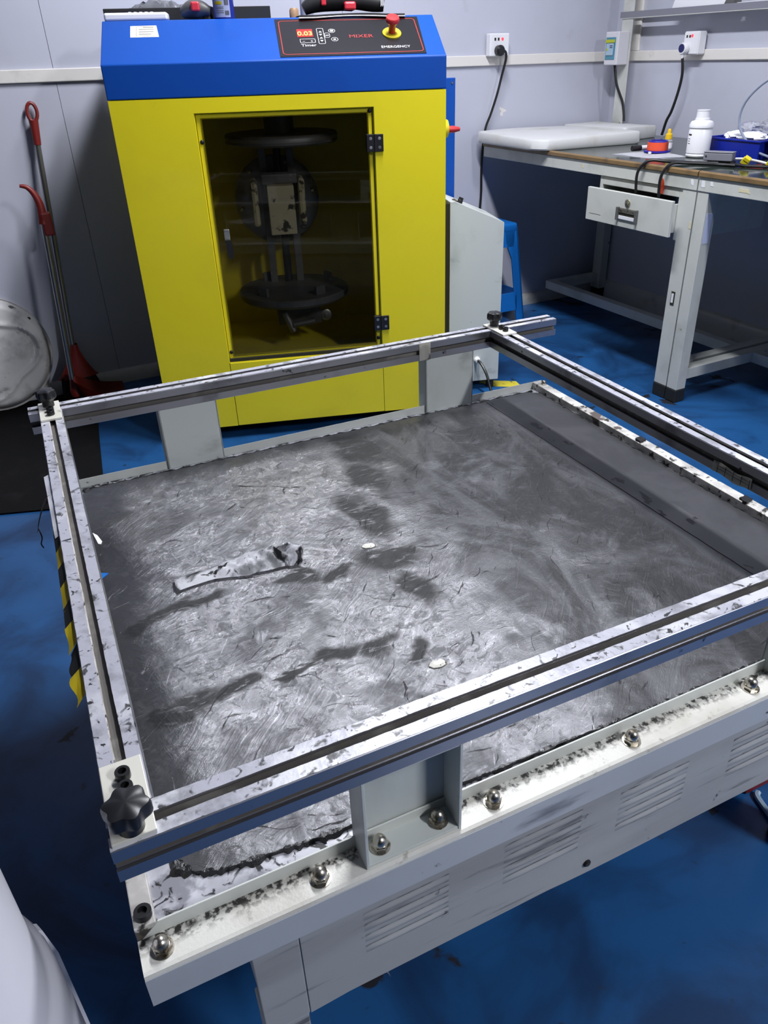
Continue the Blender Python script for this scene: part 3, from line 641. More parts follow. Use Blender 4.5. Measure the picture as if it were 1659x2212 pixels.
# front: stiles, top rail, lower panel
g = G(); g.prism([(UL, .05), (-.1405, .05), (-.1405, 1.0645), (.4005, 1.0645), (.4005, .05), (UR, .05), (UR, 1.1045), (UL, 1.1045)], V(0), V(.004), lambda u, v, h: (u, h, v)); g.obj('front_panel', 'yellow', X0)
lowp = mbox(-.139, .399, 0, .004, .05, .2865, 'yellow', 'lower_panel', bev=.0015); mbox(-.1415, .4015, .006, .03, .056, .30, 'gap', 'panel_gap')
for u0, u1 in ((-.1405, -.1385), (.3985, .4005)): mbox(u0, u1, .004, .030, .2865, 1.0645, 'yellow', 'window_reveal')
mbox(-.1385, .3985, .004, .030, 1.0625, 1.0645, 'yellow', 'window_reveal'); mbox(-.1385, .3985, .004, .030, .2865, .2885, 'yellow', 'window_reveal')
# door: yellow frame round a tinted pane, hinges, handle
door = mbox(-.137, -.120, .014, .026, .29, 1.061, 'yellow', 'door', bev=.001)
mbox(.380, .397, .014, .026, .29, 1.061, 'yellow', 'door_frame', door, .001); mbox(-.120, .380, .014, .026, 1.047, 1.061, 'yellow', 'door_frame', door, .001); mbox(-.120, .380, .014, .026, .29, .312, 'yellow', 'door_frame', door, .001)
mbox(-.124, .384, .0115, .0135, .306, 1.050, 'window', 'window_pane', door)
for (u, z) in ((-.128, .985), (.389, 1.053), (-.129, .322), (.389, .33)):
    G().lathe([(.0065, 0), (.0062, .002), (.004, .004), (.001, .0045)], (u, V(.0135), z), (0, -1, 0), 14).obj('screw', 'bolt', door, True)
for z in (.963, .388):
    for u0, u1 in ((.3735, .3985), (.4015, .4265)):
        leaf = mbox(u0, u1, -.0065, .0005 if u0 > .4 else .0118, z-.025, z+.025, 'blackplastic', 'hinge', bev=.0015)
        for zz in (z-.013, z+.013):
            G().lathe([(.0048, 0), (.0048, .0006), (.0030, .0008)], ((u0+u1)/2, V(-.0065), zz), (0, -1, 0), 12).obj('hinge_screw', 'greysteel', leaf)
    G().cyl((.400, V(-.0055), z-.025), (.400, V(-.0055), z+.025), .004, seg=10).obj('hinge_pin', 'blackplastic', X0, True)
G().box(-.100, -.082, V(.004), V(.0116), .694, .730, .002).obj('latch_plate', 'greysteel', door)
hg = G(); hg.prism([(-.098, .70), (-.082, .70), (-.076, .664), (-.080, .642), (-.092, .642), (-.096, .664)], V(-.012), V(.004), lambda u, v, h: (u, h, v)); hg.obj('latch_handle', 'blackplastic', door)
# machinery behind the window
UC = .118
g = G(); g.lathe([(.135, 0), (.184, .002), (.19, .008), (.19, .030), (.186, .034), (.03, .034)], (UC+.006, V(.30), .948), seg=48); up_d = g.obj('upper_clamp_disc', 'darksteel', X0, True)
G().lathe([(.1902, .016), (.1905, .021), (.1902, .026)], (UC+.006, V(.30), .948), seg=48, cap=False).obj('disc_rim', 'greysteel', up_d, True)
G().lathe([(.05, .034), (.05, .10)], (UC, V(.30), .948), seg=20).obj('disc_hub', 'darksteel', up_d, True)
g = G(); g.lathe([(.12, 0), (.19, .006), (.2, .016), (.2, .034), (.196, .038), (.001, .038)], (UC, V(.28), .425), seg=48); lo_d = g.obj('lower_clamp_disc', 'darksteel', X0, True)
for a in (.5, 2.2, 3.9, 5.3):
    g = G().box(-.02, .02, -.006, .006, 0, .03, .001); g.xform(Matrix.Translation((UC+.155*math.cos(a), V(.28+.155*math.sin(a)), .463)) @ Matrix.Rotation(a+PI/2, 4, 'Z')); g.obj('disc_stop', 'darksteel', lo_d)
mbox(UC-.07, UC+.09, .21, .36, .34, .427, 'darksteel', 'drive_bracket', bev=.006)
G().cyl((UC-.045, V(.17), .400), (UC-.02, V(.165), .330), .012).obj('crank_arm', 'greysteel', X0, True)
G().cyl((UC-.02, V(.16), .355), (UC+.06, V(.16), .365), .011).obj('crank_arm', 'darksteel', X0, True)
g = G(); g.lathe([(.021, 0), (.021, .01), (.017, .012), (.006, .012), (.006, .018)], (.226, V(.24), .363), (0, -1, 0), 22); g.obj('roller', 'greysteel', X0, True)
g = G(); g.lathe([(.155, 0), (.155, .016), (.148, .02), (.10, .02)], (UC-.024, V(.47), .745), (0, -1, 0), 48); rot = g.obj('rotor_flange', 'greysteel', X0, True)
for k in range(6):
    a = k*PI/3+.2; G().lathe([(.0085, 0), (.0085, .006), (.005, .008)], (UC-.024+.135*math.cos(a), V(.45), .745+.135*math.sin(a)), (0, -1, 0), 6).obj('bolt', 'chrome', rot)
for u in (.052, .150): mbox(u-.013, u+.013, .37, .41, .45, .955, 'darksteel', 'guide_bar', bev=.002)
G().cyl((.106, V(.38), .45), (.106, V(.38), .955), .014).obj('lead_screw', 'blackplastic', X0, True)
mbox(.056, .148, .255, .345, .655, .818, 'dirtycream', 'guide_carriage', bev=.003)
for u in (.012, .178): mbox(u-.012, u+.012, .30, .40, .675, .835, 'dirtycream', 'guide_carriage', bev=.012)
mbox(.04, .165, .30, .40, .818, .85, 'darksteel', 'carriage_cap', bev=.004)
# blue console
prof = [(0, 1.106), (0, 1.195), (.195, 1.3075), (DEP, 1.3075), (DEP, 1.106)]
g = G(); g.prism([(V(a), b) for a, b in prof], UL-.0015, UR+.0015, lambda u, v, h: (h, u, v)); bmesh.ops.bevel(g.bm, geom=g.bm.edges[:], offset=.003, segments=2, affect='EDGES', profile=.5)
cons = g.obj('console', 'blue', X0)
SL = math.hypot(.195, .1125); sd = Vector((0, .195, .1125))/SL; sn = Vector((0, -.1125, .195))/SL; ORG = Vector((0, V0, 1.195)); UX = Vector((1, 0, 0))
def cp(u, t, h=0.0): return ORG+UX*u+sd*(t*SL)+sn*h
def cprism(poly, h0, h1): return G().prism(poly, h0, h1, lambda u, t, h: cp(u, t, h))
pan = cprism([(.131, .055), (.570, .055), (.577, .945), (.131, .945)], 0, .0018).obj('control_panel', 'panelblack', X0)
def ringpoly(u0, u1, t0, t1, wdt, r, n=5):
    def rp(i):
        ru, tr = r-i, (r-i)/SL; P = []
        for cu, ct, a in ((u1-r, t0+r/SL, -PI/2), (u1-r, t1-r/SL, 0), (u0+r, t1-r/SL, PI/2), (u0+r, t0+r/SL, PI)):
            for k in range(n+1): P.append((cu+ru*math.cos(a+PI/2*k/n), ct+tr*math.sin(a+PI/2*k/n)))
        return P
    return rp(0), rp(wdt)
def frame(u0, u1, t0, t1, wdt, r, m, name='printed_line', h=.0018):
    a, b = ringpoly(u0, u1, t0, t1, wdt, r); n = len(a); g = G()
    vs = [cp(u, t, h+.0004) for u, t in a]+[cp(u, t, h+.0004) for u, t in b]
    g.add(vs, [(i, (i+1) % n, n+(i+1) % n, n+i) for i in range(n)]); return g.obj(name, m, pan)
frame(.140, .565, .10, .90, .0022, .012, 'redline', 'border_line')
disp = cprism([(.192, .51), (.2385, .51), (.2385, .68), (.192, .68)], .0018, .0026).obj('timer_display', 'redglow', pan)
text('0.03', .030, cp(.2155, .535, .0027), UX, sd, 'digit', disp, 'digits', 'CENTER', .0002, .9)
frame(.197, .243, .36, .455, .0014, .003, 'whiteink'); text('\u2212', .014, cp(.208, .375, .0019), UX, sd, 'whiteink', pan, 'key_symbol', 'CENTER', .0002); text('+', .016, cp(.232, .375, .0019), UX, sd, 'whiteink', pan, 'key_symbol', 'CENTER', .0002)
text('Timer', .0185, cp(.2205, .275, .0019), UX, sd, 'whiteink', pan, 'lettering', 'CENTER', .0003)
frame(.252, .273, .33, .70, .0014, .004, 'whiteink')
for t, s in ((.62, 1), (.545, -1), (.475, 1), (.40, -1)): cprism([(.2575, t-.02*s), (.2675, t-.02*s), (.2625, t+.02*s)], .0018, .0022).obj('key_symbol', 'whiteink', pan)
for cu, ct, ru in ((.2985, .635, .0105), (.302, .43, .0105)):
    P = lambda r: [(cu+r*math.cos(2*PI*k/20), ct+r/SL*math.sin(2*PI*k/20)) for k in range(20)]
    a, b = P(ru), P(ru-.0014); g = G(); g.add([cp(u, t, .0022) for u, t in a]+[cp(u, t, .0022) for u, t in b], [(i, (i+1) % 20, 20+(i+1) % 20, 20+i) for i in range(20)]); g.obj('key_ring', 'whiteink', pan)
    k = .0048 if ct > .5 else .0036; cprism([(cu-k, ct-k/SL), (cu+k, ct-k/SL), (cu+k, ct+k/SL), (cu-k, ct+k/SL)], .0018, .0022).obj('key_symbol', 'whiteink', pan)
frame(.2735, .290, .475, .585, .0012, .006, 'whiteink'); G().add([], []) if False else None
cprism([(.277, .52), (.287, .52), (.287, .54), (.277, .54)], .0018, .0021).obj('key_symbol', 'whiteink', pan)
text('MIXER', .0235, cp(.384, .455, .0019), UX, sd, 'redline', pan, 'lettering', 'CENTER', .0003, 1.12)
text('EMERGENCY', .0165, cp(.4815, .195, .0019), UX, sd, 'whiteink', pan, 'lettering', 'CENTER', .0003, .95)
eb = cp(.481, .53, .0018)
g = G().lathe([(.029, 0), (.029, .0035), (.027, .0055), (.016, .004), (.015, .004)], eb, sn, 32); ems = g.obj('emergency_button', 'yelplastic', X0, True, label='yellow ring of the emergency stop')
G().lathe([(.0105, .003), (.0115, .026), (.0175, .034), (.0205, .037), (.0205, .0465), (.0185, .0495), (.001, .0505)], eb, sn, 32).obj('mushroom_cap', 'redplastic', ems, True, label='red mushroom push cap')
stk = cprism([(-.296, .60), (-.214, .60), (-.221, .87), (-.296, .865)], .0, .0006).obj('sticker', 'sticker', X0, label='cream paper sticker with printed lines')
for i, t in enumerate((.82, .77, .715, .66)): cprism([(-.272+.012*(i == 0), t), (-.229-.006*(i == 3), t), (-.229-.006*(i == 3), t+.018), (-.272+.012*(i == 0), t+.018)], .0006, .0008).obj('print_line', 'inkgrey', stk)
for u in (-.279,): cprism([(u, .62), (u+.0012, .62), (u+.0012, .85), (u, .85)], .0006, .0008).obj('print_line', 'inkgrey', stk)
for t in (.625, .845): cprism([(-.279, t), (-.222, t), (-.222, t+.007), (-.279, t+.007)], .0006, .0008).obj('print_line', 'inkgrey', stk)
# rear side door standing proud on the right, isolator switch, castors
mbox(UR, .790, .52, .535, .18, 1.122, 'blue', 'rear_cover', bev=.002)
G().lathe([(.004, 0), (.004, .002)], (.777, V(.52), 1.105), (0, -1, 0), 10).obj('screw', 'chrome', X0)
g = G(); g.lathe([(.032, 0), (.032, .020), (.026, .034), (.014, .038)], (UR, V(.12), .985), (1, 0, 0), 24); sw = g.obj('isolator_switch', 'yelplastic', X0, True)
g = G(); g.lathe([(.011, .034), (.011, .054), (.006, .076), (.001, .078)], (UR, V(.12), .982), (1, 0, 0), 14); g.obj('switch_handle', 'redplastic', sw, True)
for u in (-.30, .55):
    for v in (.07, .58):
        G().lathe([(.028, 0), (.03, .006), (.03, .02), (.014, .028), (.014, .056)], (u, V(v), 0), seg=18).obj('machine_foot', 'rubber', X0, True)

# ------------------------------------------------------------------ things on top of the mixer
ZT = 1.3078
def mthing(name, label, cat, u, v, z=ZT): return thing(name, label, cat, (u, V(v), z), AM)
g = G().box(-.372, -.187, V(.205), V(.285), ZT, ZT+.021, .006, 3)
for k in range(5): g.box(-.30+.016*k, -.292+.016*k, V(.209), V(.281), ZT+.0205, ZT+.0225, .0008)
single(g, 'white_tray', 'white', 'flat white plastic box at the left end of the blue console top', 'box', AM)
t = mthing('tool_case', 'long open black tool tray along the back of the blue console top', 'tool case', -.13, .38)
G().box(-.388, .128, V(.335), V(.43), ZT, ZT+.006, .002).obj('base', 'fabric', t)
for a in ((-.388, .128, .335, .341), (-.388, .128, .424, .430), (-.388, -.382, .341, .424), (.122, .128, .341, .424)): G().box(a[0], a[1], V(a[2]), V(a[3]), ZT+.004, ZT+.038, .002).obj('side_wall', 'fabric', t)
t = mthing('hand_drill', 'small black and red power tool lying left of the blue spray can', 'power tool', -.09, .275)
G().tube([(-.145, V(.30), ZT+.020), (-.115, V(.285), ZT+.030), (-.085, V(.27), ZT+.030), (-.058, V(.262), ZT+.022)], lambda s: .014+.012*math.sin(PI*min(1, s*1.15)), 14).obj('body', 'toolgrey', t, True)
G().box(-.116, -.090, V(.235), V(.265), ZT+.022, ZT+.048, .005).obj('battery', 'toolred', t, label='red battery block')
G().cyl((-.068, V(.275), ZT), (-.068, V(.275), ZT+.03), .018, .012).obj('chuck', 'toolblack', t, True)
t = mthing('spray_can', 'dark blue spray can with a pale printed label on the console top', 'spray can', -.018, .25)
G().lathe([(.030, 0), (.0315, .003), (.0315, .17), (.026, .185), (.012, .19)], (-.018, V(.25), ZT), seg=32).obj('can', 'canblue', t, True)
g = G()
g.grid(lambda a, b: (-.018+.0319*math.sin(R(-82+118*a)), V(.25)-.0319*math.cos(R(-82+118*a)), ZT+.005+.13*b), 18, 2, .0003); lb = g.obj('can_label', 'canwhite', t, True)
def onlab(a0, a1, z0, z1, m, nm):
    G().grid(lambda a, b: (-.018+.0324*math.sin(R(a0+(a1-a0)*a)), V(.25)-.0324*math.cos(R(a0+(a1-a0)*a)), ZT+z0+(z1-z0)*b), 8, 1, .0002).obj(nm, m, lb)
onlab(-50, -8, .038, .046, 'yelplastic', 'label_band')
for z in (.016, .021, .027, .031): onlab(-46, 0, z, z+.0016, 'inkgrey', 'print_line')
for k in range(4): onlab(6+6*k, 10+6*k, .010, .022, 'ink', 'barcode_bar')
for k in range(4): onlab(6+6*k, 10+6*k, .036, .050, 'ink', 'barcode_bar')
g = G(); g.grid(lambda a, b: (-.31+.17*a+.01*noise.noise(Vector((a*5, b*5, 0))), V(.37)+.05*(b-.5)+.012*noise.noise(Vector((a*6, b*6, 3))), ZT+.012+.045*math.sin(PI*b)*(.5+.5*math.sin(PI*a))+.022*abs(noise.noise(Vector((a*7, b*4, 9))))), 18, 12, .0006); single(g, 'film_bag', 'greybag', 'crumpled grey translucent plastic bag in the black tool tray', 'plastic bag', AM, True)
ZT += .008
t = mthing('power_drill', 'black cordless drill with red trim lying on the black cloth', 'drill', .36, .30)
G().tube([(.232, V(.30), ZT+.016), (.262, V(.30), ZT+.030), (.30, V(.30), ZT+.040), (.35, V(.30), ZT+.044), (.39, V(.30), ZT+.042)], lambda s: .016+.018*math.sin(min(1.4, s*2)), 16).obj('body', 'toolblack', t, True)
G().tube([(.385, V(.295), ZT+.036), (.42, V(.29), ZT+.036), (.46, V(.285), ZT+.031), (.490, V(.28), ZT+.026)], lambda s: .021+.006*math.sin(PI*s), 14).obj('handle', 'toolblack', t, True)
G().box(.358, .396, V(.255), V(.30), ZT+.010, ZT+.034, .006).obj('trigger_block', 'toolred', t, label='red trim block')
G().box(.286, .302, V(.262), V(.275), ZT+.024, ZT+.044, .004).obj('selector', 'toolred', t, label='red slide switch')
for k in range(4): G().box(.474+.003*k, .476+.003*k, V(.2515), V(.2535), ZT+.018+.003*(k % 2), ZT+.040, .0004).obj('print_line', 'whiteink', t)
ZT -= .008
def cloth(u, v):
    x = .205+.332*u; y = .178+.19*v; z = ZT+.0026+.0035*math.sin(x*30+1)*math.sin(v*2)**2
    over = max(0, .197-y)
    z -= over*.50-.0025
    return (x+.01*math.sin(v*3), V(y+.008*math.sin(x*22)), z+.004*max(0, math.sin(x*14-3.6)))
t = mthing('cloth_pad', 'black cloth with a pale edge under the drill, overhanging the control panel', 'cloth', .37, .27)
G().grid(cloth, 40, 12, .0018).obj('cloth', 'fabric', t, True)
G().tube([Vector(cloth(k/30, 0))+Vector((0, -.001, .0012)) for k in range(31)], .0017, 6, 1).obj('hem', 'whiteink', t, True)
g = G().lathe([(.021, 0), (.022, .01), (.022, .11), (.018, .118)], (.252, V(.42), ZT), seg=24); single(g, 'grey_canister', 'greytube', 'upright grey cylinder at the back of the console top behind the drill', 'canister', AM, True)
g = G().lathe([(.012, 0), (.015, .004), (.015, .026), (.011, .032)], (.205, V(.36), ZT), seg=20); single(g, 'wooden_knob', 'wood', 'small brown wooden knob left of the black drill', 'knob', AM, True)

# ------------------------------------------------------------------ grey console beside the mixer
CB = 2.833
t = thing('grey_console', 'pale grey steel control console with a sloping top beside the yellow mixer', 'control console', (.80, CB+.13, 0), AM)
SIDE = [(.704, .04), (.910, .04), (.910, .654), (.722, .735), (.704, .735)]
G().prism(SIDE, CB, CB+.25, lambda u, v, h: (u, h, v)).obj('body', 'creamclean', t)
G().box(.682, .704, CB+.008, CB+.245, .05, .728).obj('door_edge', 'gap', t)
G().box(.678, .690, CB+.014, CB+.24, .06, .724).obj('door', 'creamclean', t)
for x in (.72, .885):
    for y in (CB+.03, CB+.22): G().cyl((x, y, 0), (x, y, .04), .016).obj('foot', 'rubber', t, True)
nslope = Vector((.081, 0, .188)).normalized()
def slope_pt(x, y): return Vector((x, y, .735-(x-.722)*.4309))
G().lathe([(.010, 0), (.010, .010), (.0088, .0115), (.0088, .020)], slope_pt(.752, CB+.055), nslope, 18).obj('knob', 'blackplastic', t, True)
G().lathe([(.011, 0), (.0105, .003), (.007, .005), (.007, .007)], slope_pt(.732, CB+.05), nslope, 18).obj('push_button', 'chrome', t, True)
G().lathe([(.013, 0), (.013, .007), (.010, .011), (.008, .018)], (.819, CB, .130), (0, -1, 0), 16).obj('cable_gland', 'white', t, True)
G().tube([(.819, CB-.012, .130), (.827, CB-.04, .124), (.840, CB-.075, .09), (.850, CB-.10, .04), (.858, CB-.13, .007), (.86, CB-.24, .006), (.85, CB-.36, .006)], .0055, 8).obj('power_cable', 'cable', t, True)

# ------------------------------------------------------------------ blue stool
t = thing('plastic_stool', 'blue plastic stool with cut-out sides behind the grey console', 'stool', (2.14, 3.155, 0))
SX, SY, HS = 2.14, 3.155, .505
def half(z): return .165-.045*(z/HS)
g = G(); tp = half(HS)
g.box(SX-tp-.004, SX+tp+.004, SY-tp-.004, SY+tp+.004, HS-.045, HS, .012, 3); g.obj('seat', 'bluestool', t, True)
def stool_side(ax, sg):
    # a tapered frame with an upper opening and a low arch
    def mp(u, z, h):
        o = sg*(half(z)-h); 
        return (SX+u, SY+o, z) if ax == 'y' else (SX+o, SY+u, z)
    g = G()
    def quad(a): g.prism(a, 0, .008, mp)
    H = lambda z: half(z)
    for s in (-1, 1):
        zs = [0, .08, .17, .25, .34, .42, HS-.02]
        for a, b in zip(zs[:-1], zs[1:]):
            ia = H(a)-(.045 if a < .4 else .07); ib = H(b)-(.045 if b < .4 else .07)
            quad([(s*ia, a), (s*H(a), a), (s*H(b), b), (s*ib, b)][::s])
    quad([(-(H(.10)-.04), .10), (H(.10)-.04, .10), (H(.185)-.03, .185), (-(H(.185)-.03), .185)])
    quad([(-(H(.40)-.03), .40), (H(.40)-.03, .40), (H(.49)-.01, .49), (-(H(.49)-.01), .49)])
    return g.obj('side_frame', 'bluestool', t)
for ax in 'xy':
    for sg in (-1, 1): stool_side(ax, sg)

# ------------------------------------------------------------------ broom, dustpan, round basin, big drum
t = thing('broom', 'red broom with a steel pole leaning against the wall', 'broom', (.235, 3.22, 0))
pb, pt = Vector((.232, 3.215, .225)), Vector((.301, 3.318, 1.082))
dr = (pt-pb).normalized()
G().cyl(pb, pt-dr*.13, .0105).obj('pole', 'pole', t, True)
g = G(); g.tube([pt-dr*.135, pt-dr*.09, pt-dr*.055], lambda s: .0125+.004*s, 14, 3)
ringc = pt-dr*.028; sx = Vector((1, 0, 0))-dr*dr.x; sx.normalize()
g.tube([ringc+dr*(.030*math.cos(a))+sx*(.0165*math.sin(a)) for a in [2*PI*k/20+PI for k in range(21)]], .0062, 8, 1); g.obj('grip', 'reddark', t, True)
g = G()
def head(u, v):
    a = 2*PI*u; z = .10+.135*v; wx = .062*(1-v)**1.5+.014; wy = .018+.008*(1-v)
    return (.226+.012*v+wx*math.cos(a)*(1 if v > .02 else 1.06), 3.212+wy*math.sin(a), z)
g.grid(head, 24, 10); g.obj('broom_head', 'reddark', t, True)
g = G(); rb = random.Random(3)
for k in range(170):
    a = rb.uniform(-1, 1); b = rb.uniform(-1, 1); x = .226+.062*a; y = 3.212+.018*b
    g.cyl((x, y, .108), (x+.025*a+.012, y-.008+.012*b, .003), .0028, .0018, 4)
g.obj('bristles', 'bristle', t, kind='stuff')
t = thing('dustpan', 'dark red long-handled dustpan standing beside the broom', 'dustpan', (.30, 3.08, 0))
q0, q1 = Vector((.193, 3.09, .135)), Vector((.234, 3.135, .735))
G().cyl(q0, q1, .0095).obj('pole', 'pole', t, True)
d_ = (q1-q0).normalized()
g = G().tube([q1-d_*.03, q1+d_*.03, q1+d_*.07+Vector((-.012, 0, 0)), q1+d_*.095+Vector((-.032, 0, 0)), q1+d_*.102+Vector((-.055, 0, 0))], lambda s: .017-.0115*s, 12); g.obj('grip', 'reddark', t, True)
G().box(.226, .262, 3.118, 3.15, .665, .745, .006).obj('broom_clip', 'reddark', t)
g = G()
def pan(u, v):
    x = .190+.20*u; y = 3.10+(v-.5)*.22*(.55+.45*u); edge = abs(v-.5)*2
    return (x, y, .010+.085*max(edge**4, (1-u)**5)*(1-.55*u)+.05*(1-u)**3)
g.grid(pan, 14, 14, .003); g.obj('pan', 'reddark', t, True)
g = G().lathe([(.016, 0), (.02, .02), (.013, .08)], (.193, 3.09, .065), (q1-q0), 12); g.obj('pole_socket', 'reddark', t, True)

t = thing('round_basin', 'round greyish white plastic base leaning against the wall left of the broom', 'basin', (-.055, 3.27, 0))
cen = Vector((-.058, 3.262, .228)); nrm = Vector((.05, -1, .16)).normalized(); bx1 = Vector((1, 0, 0))-nrm*nrm.x; bx1.normalize(); bx2 = nrm.cross(bx1)*-1
if bx2.z < 0: bx2 = -bx2
def disc(u, v):
    a = 2*PI*u; r = .216*v
    tri = .150+.026*math.cos(3*(a-.15)); k = r-tri
    rim = .055*(1-max(0, (r-.185)/.031)**2) if r > .185 else .055
    d = rim+.012*math.exp(-(k/.009)**2)-.020*math.exp(-((k+.018)/.007)**2)*(math.cos(3*(a-.15)) > .15)+(.010*math.cos(min(1, r/tri)*PI/2) if k < 0 else 0)
    return cen+bx1*(r*math.cos(a))+bx2*(r*math.sin(a))+nrm*(d-.03)
G().grid(lambda u, v: disc(u, v), 72, 40).obj('moulded_face', 'basin', t, True, ang=60)
g = G(); g.lathe([(.216, -.030), (.221, -.022), (.221, -.05), (.19, -.055)], cen, nrm, 48); g.obj('back_rim', 'basin', t, True)
for a in (.62, -1.02, 2.2, 3.9): G().lathe([(.0065, 0), (.0065, .002)], disc(a/(2*PI) % 1, .93)-nrm*.001, nrm, 12).obj('screw_hole', 'gap', t)

AD = Vector((math.cos(R(123.6)), math.sin(R(123.6)), 0))*.62
tx_, ty_ = fr(AT); dc = tx_*AD.x+ty_*AD.y
t = thing('white_drum', 'large glossy white plastic drum at the lower left corner of the picture', 'drum', (dc.x, dc.y, 0))
g = G().lathe([(.165, 0), (.19, .006), (.2, .02), (.2, .375), (.199, .40), (.196, .41), (.192, .415), (.1885, .422), (.1885, .60), (.180, .635), (.150, .658), (.001, .662)], dc, seg=96); g.obj('shell', 'whitedrum', t, True)
for k in range(4):
    a = R(23+90*k); g = G(); e = Vector((math.cos(a), math.sin(a), 0)); n_ = Vector((-e.y, e.x, 0))
    P = [(0.192, .02), (.2065, .025), (.2065, .35), (.201, .40), (.192, .41)]
    g.prism(P, -.006, .006, lambda u, v, h: dc+e*u+n_*h+Vector((0, 0, v))); g.obj('rib', 'whitedrum', t)
G().lathe([(.2, .178), (.2028, .182), (.2028, .192), (.2, .196)], dc, seg=96, cap=False).obj('hoop', 'whitedrum', t, True)

# ------------------------------------------------------------------ workbenches (frame turned by AB: first axis towards the camera, second towards the right wall)
AB = R(-90.58602); ZB = .833
def bbox(s0, s1, t0, t1, z0, z1, m, name, par, bev=.0015): return G().box(s0, s1, t0, t1, z0, z1, bev).obj(name, m, par)
def bench(s0, s1, label, drawer):
    B = thing('workbench', label, 'workbench', ((s0+s1)/2, 2.6, 0), AB)
    bbox(s0+.001, s1-.001, 2.211, 2.99, .818, ZB, 'benchtop', 'worktop', B, .001)
    G().prism([(2.203, .814), (2.2115, .814), (2.2115, .8345), (2.205, .8345), (2.199, .830), (2.199, .818)], s0+.001, s1-.001, lambda u, v, h: (h, u, v)).obj('edge_strip', 'edge', B)
    bbox(s0+.001, s1-.001, 2.205, 2.25, .770, .818, 'bench', 'front_apron', B); bbox(s0+.001, s1-.001, 2.94, 2.985, .770, .818, 'bench', 'rear_apron', B)
    for a, b in ((s0+.001, s0+.045), (s1-.045, s1-.001)): bbox(a, b, 2.25, 2.94, .770, .818, 'bench', 'side_apron', B)
    legs = [(s1-.062 if drawer else s0+.001, 2.208), (s0+.001 if not drawer else s1-.062, 2.93)]
    if drawer: legs = [(s1-.064, 2.208), (s1-.064, 2.935), (s0+.02, 2.935)]
    else: legs = [(s0+.001, 2.208), (s0+.001, 2.935), (s1-.05, 2.208), (s1-.05, 2.935)]
    for a, b in legs:
        wd = .062 if drawer else .048
        l = bbox(a, a+wd, b, b+.048, .052, .772, 'bench', 'leg', B)
        bbox(a-.002, a+wd+.002, b-.002, b+.05, 0, .052, 'rubber', 'foot', l, .004)
    es = [(s1-.060, 2.256, 2.935)] if drawer else [(s0+.001, 2.256, 2.935), (s1-.048, 2.256, 2.935)]
    for a, b, c in es: bbox(a, a+.045, b, c, .088, .130, 'bench', 'cross_stretcher', B)
    if drawer: bbox(s0+.02, s0+.065, 2.66, 2.935, .088, .130, 'bench', 'cross_stretcher', B)
    bbox(s0+(.02 if drawer else .046), s1-(.060 if drawer else .048), 2.615, 2.66, .088, .130, 'bench', 'long_stretcher', B)
    return B
BA = bench(-3.322, -1.997, 'far steel workbench with a drawer and dark green top, in the room corner', True)
BB = bench(-1.994, -.66, 'near steel workbench running out of the picture on the right', False)
# drawer hanging under the far bench, pulled open a little
bbox(-2.495, -2.478, 2.212, 2.66, .600, .770, 'bench', 'drawer_housing', BA); bbox(-2.078, -2.062, 2.212, 2.66, .592, .770, 'bench', 'drawer_housing', BA)
bbox(-2.478, -2.078, 2.212, 2.222, .738, .768, 'bench', 'drawer_housing', BA); bbox(-2.478, -2.078, 2.65, 2.66, .600, .768, 'gap', 'drawer_housing', BA)
dw = bbox(-2.492, -2.046, 2.150, 2.164, .612, .734, 'bench', 'drawer', BA, .002)
bbox(-2.465, -2.455, 2.164, 2.60, .618, .715, 'bench', 'drawer_side', dw, .0005); bbox(-2.088, -2.078, 2.164, 2.60, .618, .715, 'bench', 'drawer_side', dw, .0005); bbox(-2.455, -2.088, 2.164, 2.60, .618, .622, 'gap', 'drawer_bottom', dw, 0)
G().lathe([(.0125, 0), (.012, .003), (.008, .0045), (.002, .0045)], (-2.263, 2.150, .700), (0, -1, 0), 20, mod=lambda a, h: 1+.18*abs(math.sin(a))).obj('lock', 'chrome', dw, True)
hd = bbox(-2.306, -2.206, 2.147, 2.150, .640, .680, 'gap', 'handle_recess', dw, .0005)
bbox(-2.3, -2.212, 2.1445, 2.147, .664, .679, 'chrome', 'handle', dw, .001); bbox(-2.3, -2.212, 2.1445, 2.147, .641, .654, 'white', 'handle', dw, .001)
for a in (-2.311, -2.211): bbox(a, a+.009, 2.138, 2.15, .637, .683, 'toolgrey', 'handle_bracket', dw, .001)
G().box(-2.47, -2.405, 2.1493, 2.1502, .6385, .6393).obj('scratch', 'ink', dw)
G().grid(lambda u, v: (-2.168+.020*u+.003*math.sin(v*7), 2.2065-.0025*math.sin(u*4)-.006*v, .792-.047*v+.003*math.sin(u*6)), 5, 8, .0006).obj('tape_scrap', 'orange', BA, label='torn orange tape scrap')
for (sx0, zz) in ((-2.03, .665), (-1.95, .79)):
    pass
P = [(-2.040, .415), (-2.022, .415), (-2.022, .365), (-2.040, .365)]
G().prism(P, 2.2065, 2.209, lambda u, v, h: (u, h, v)).obj('slot_plate', 'gap', BA); G().prism([(-2.037, .408), (-2.027, .408), (-2.027, .374), (-2.037, .374)], 2.2055, 2.2070, lambda u, v, h: (u, h, v)).obj('slot_plate', 'white', BA)
G().box(-1.9445, -1.9435, 2.214, 2.244, .60, .70).obj('tape_patch', 'canwhite', BB)

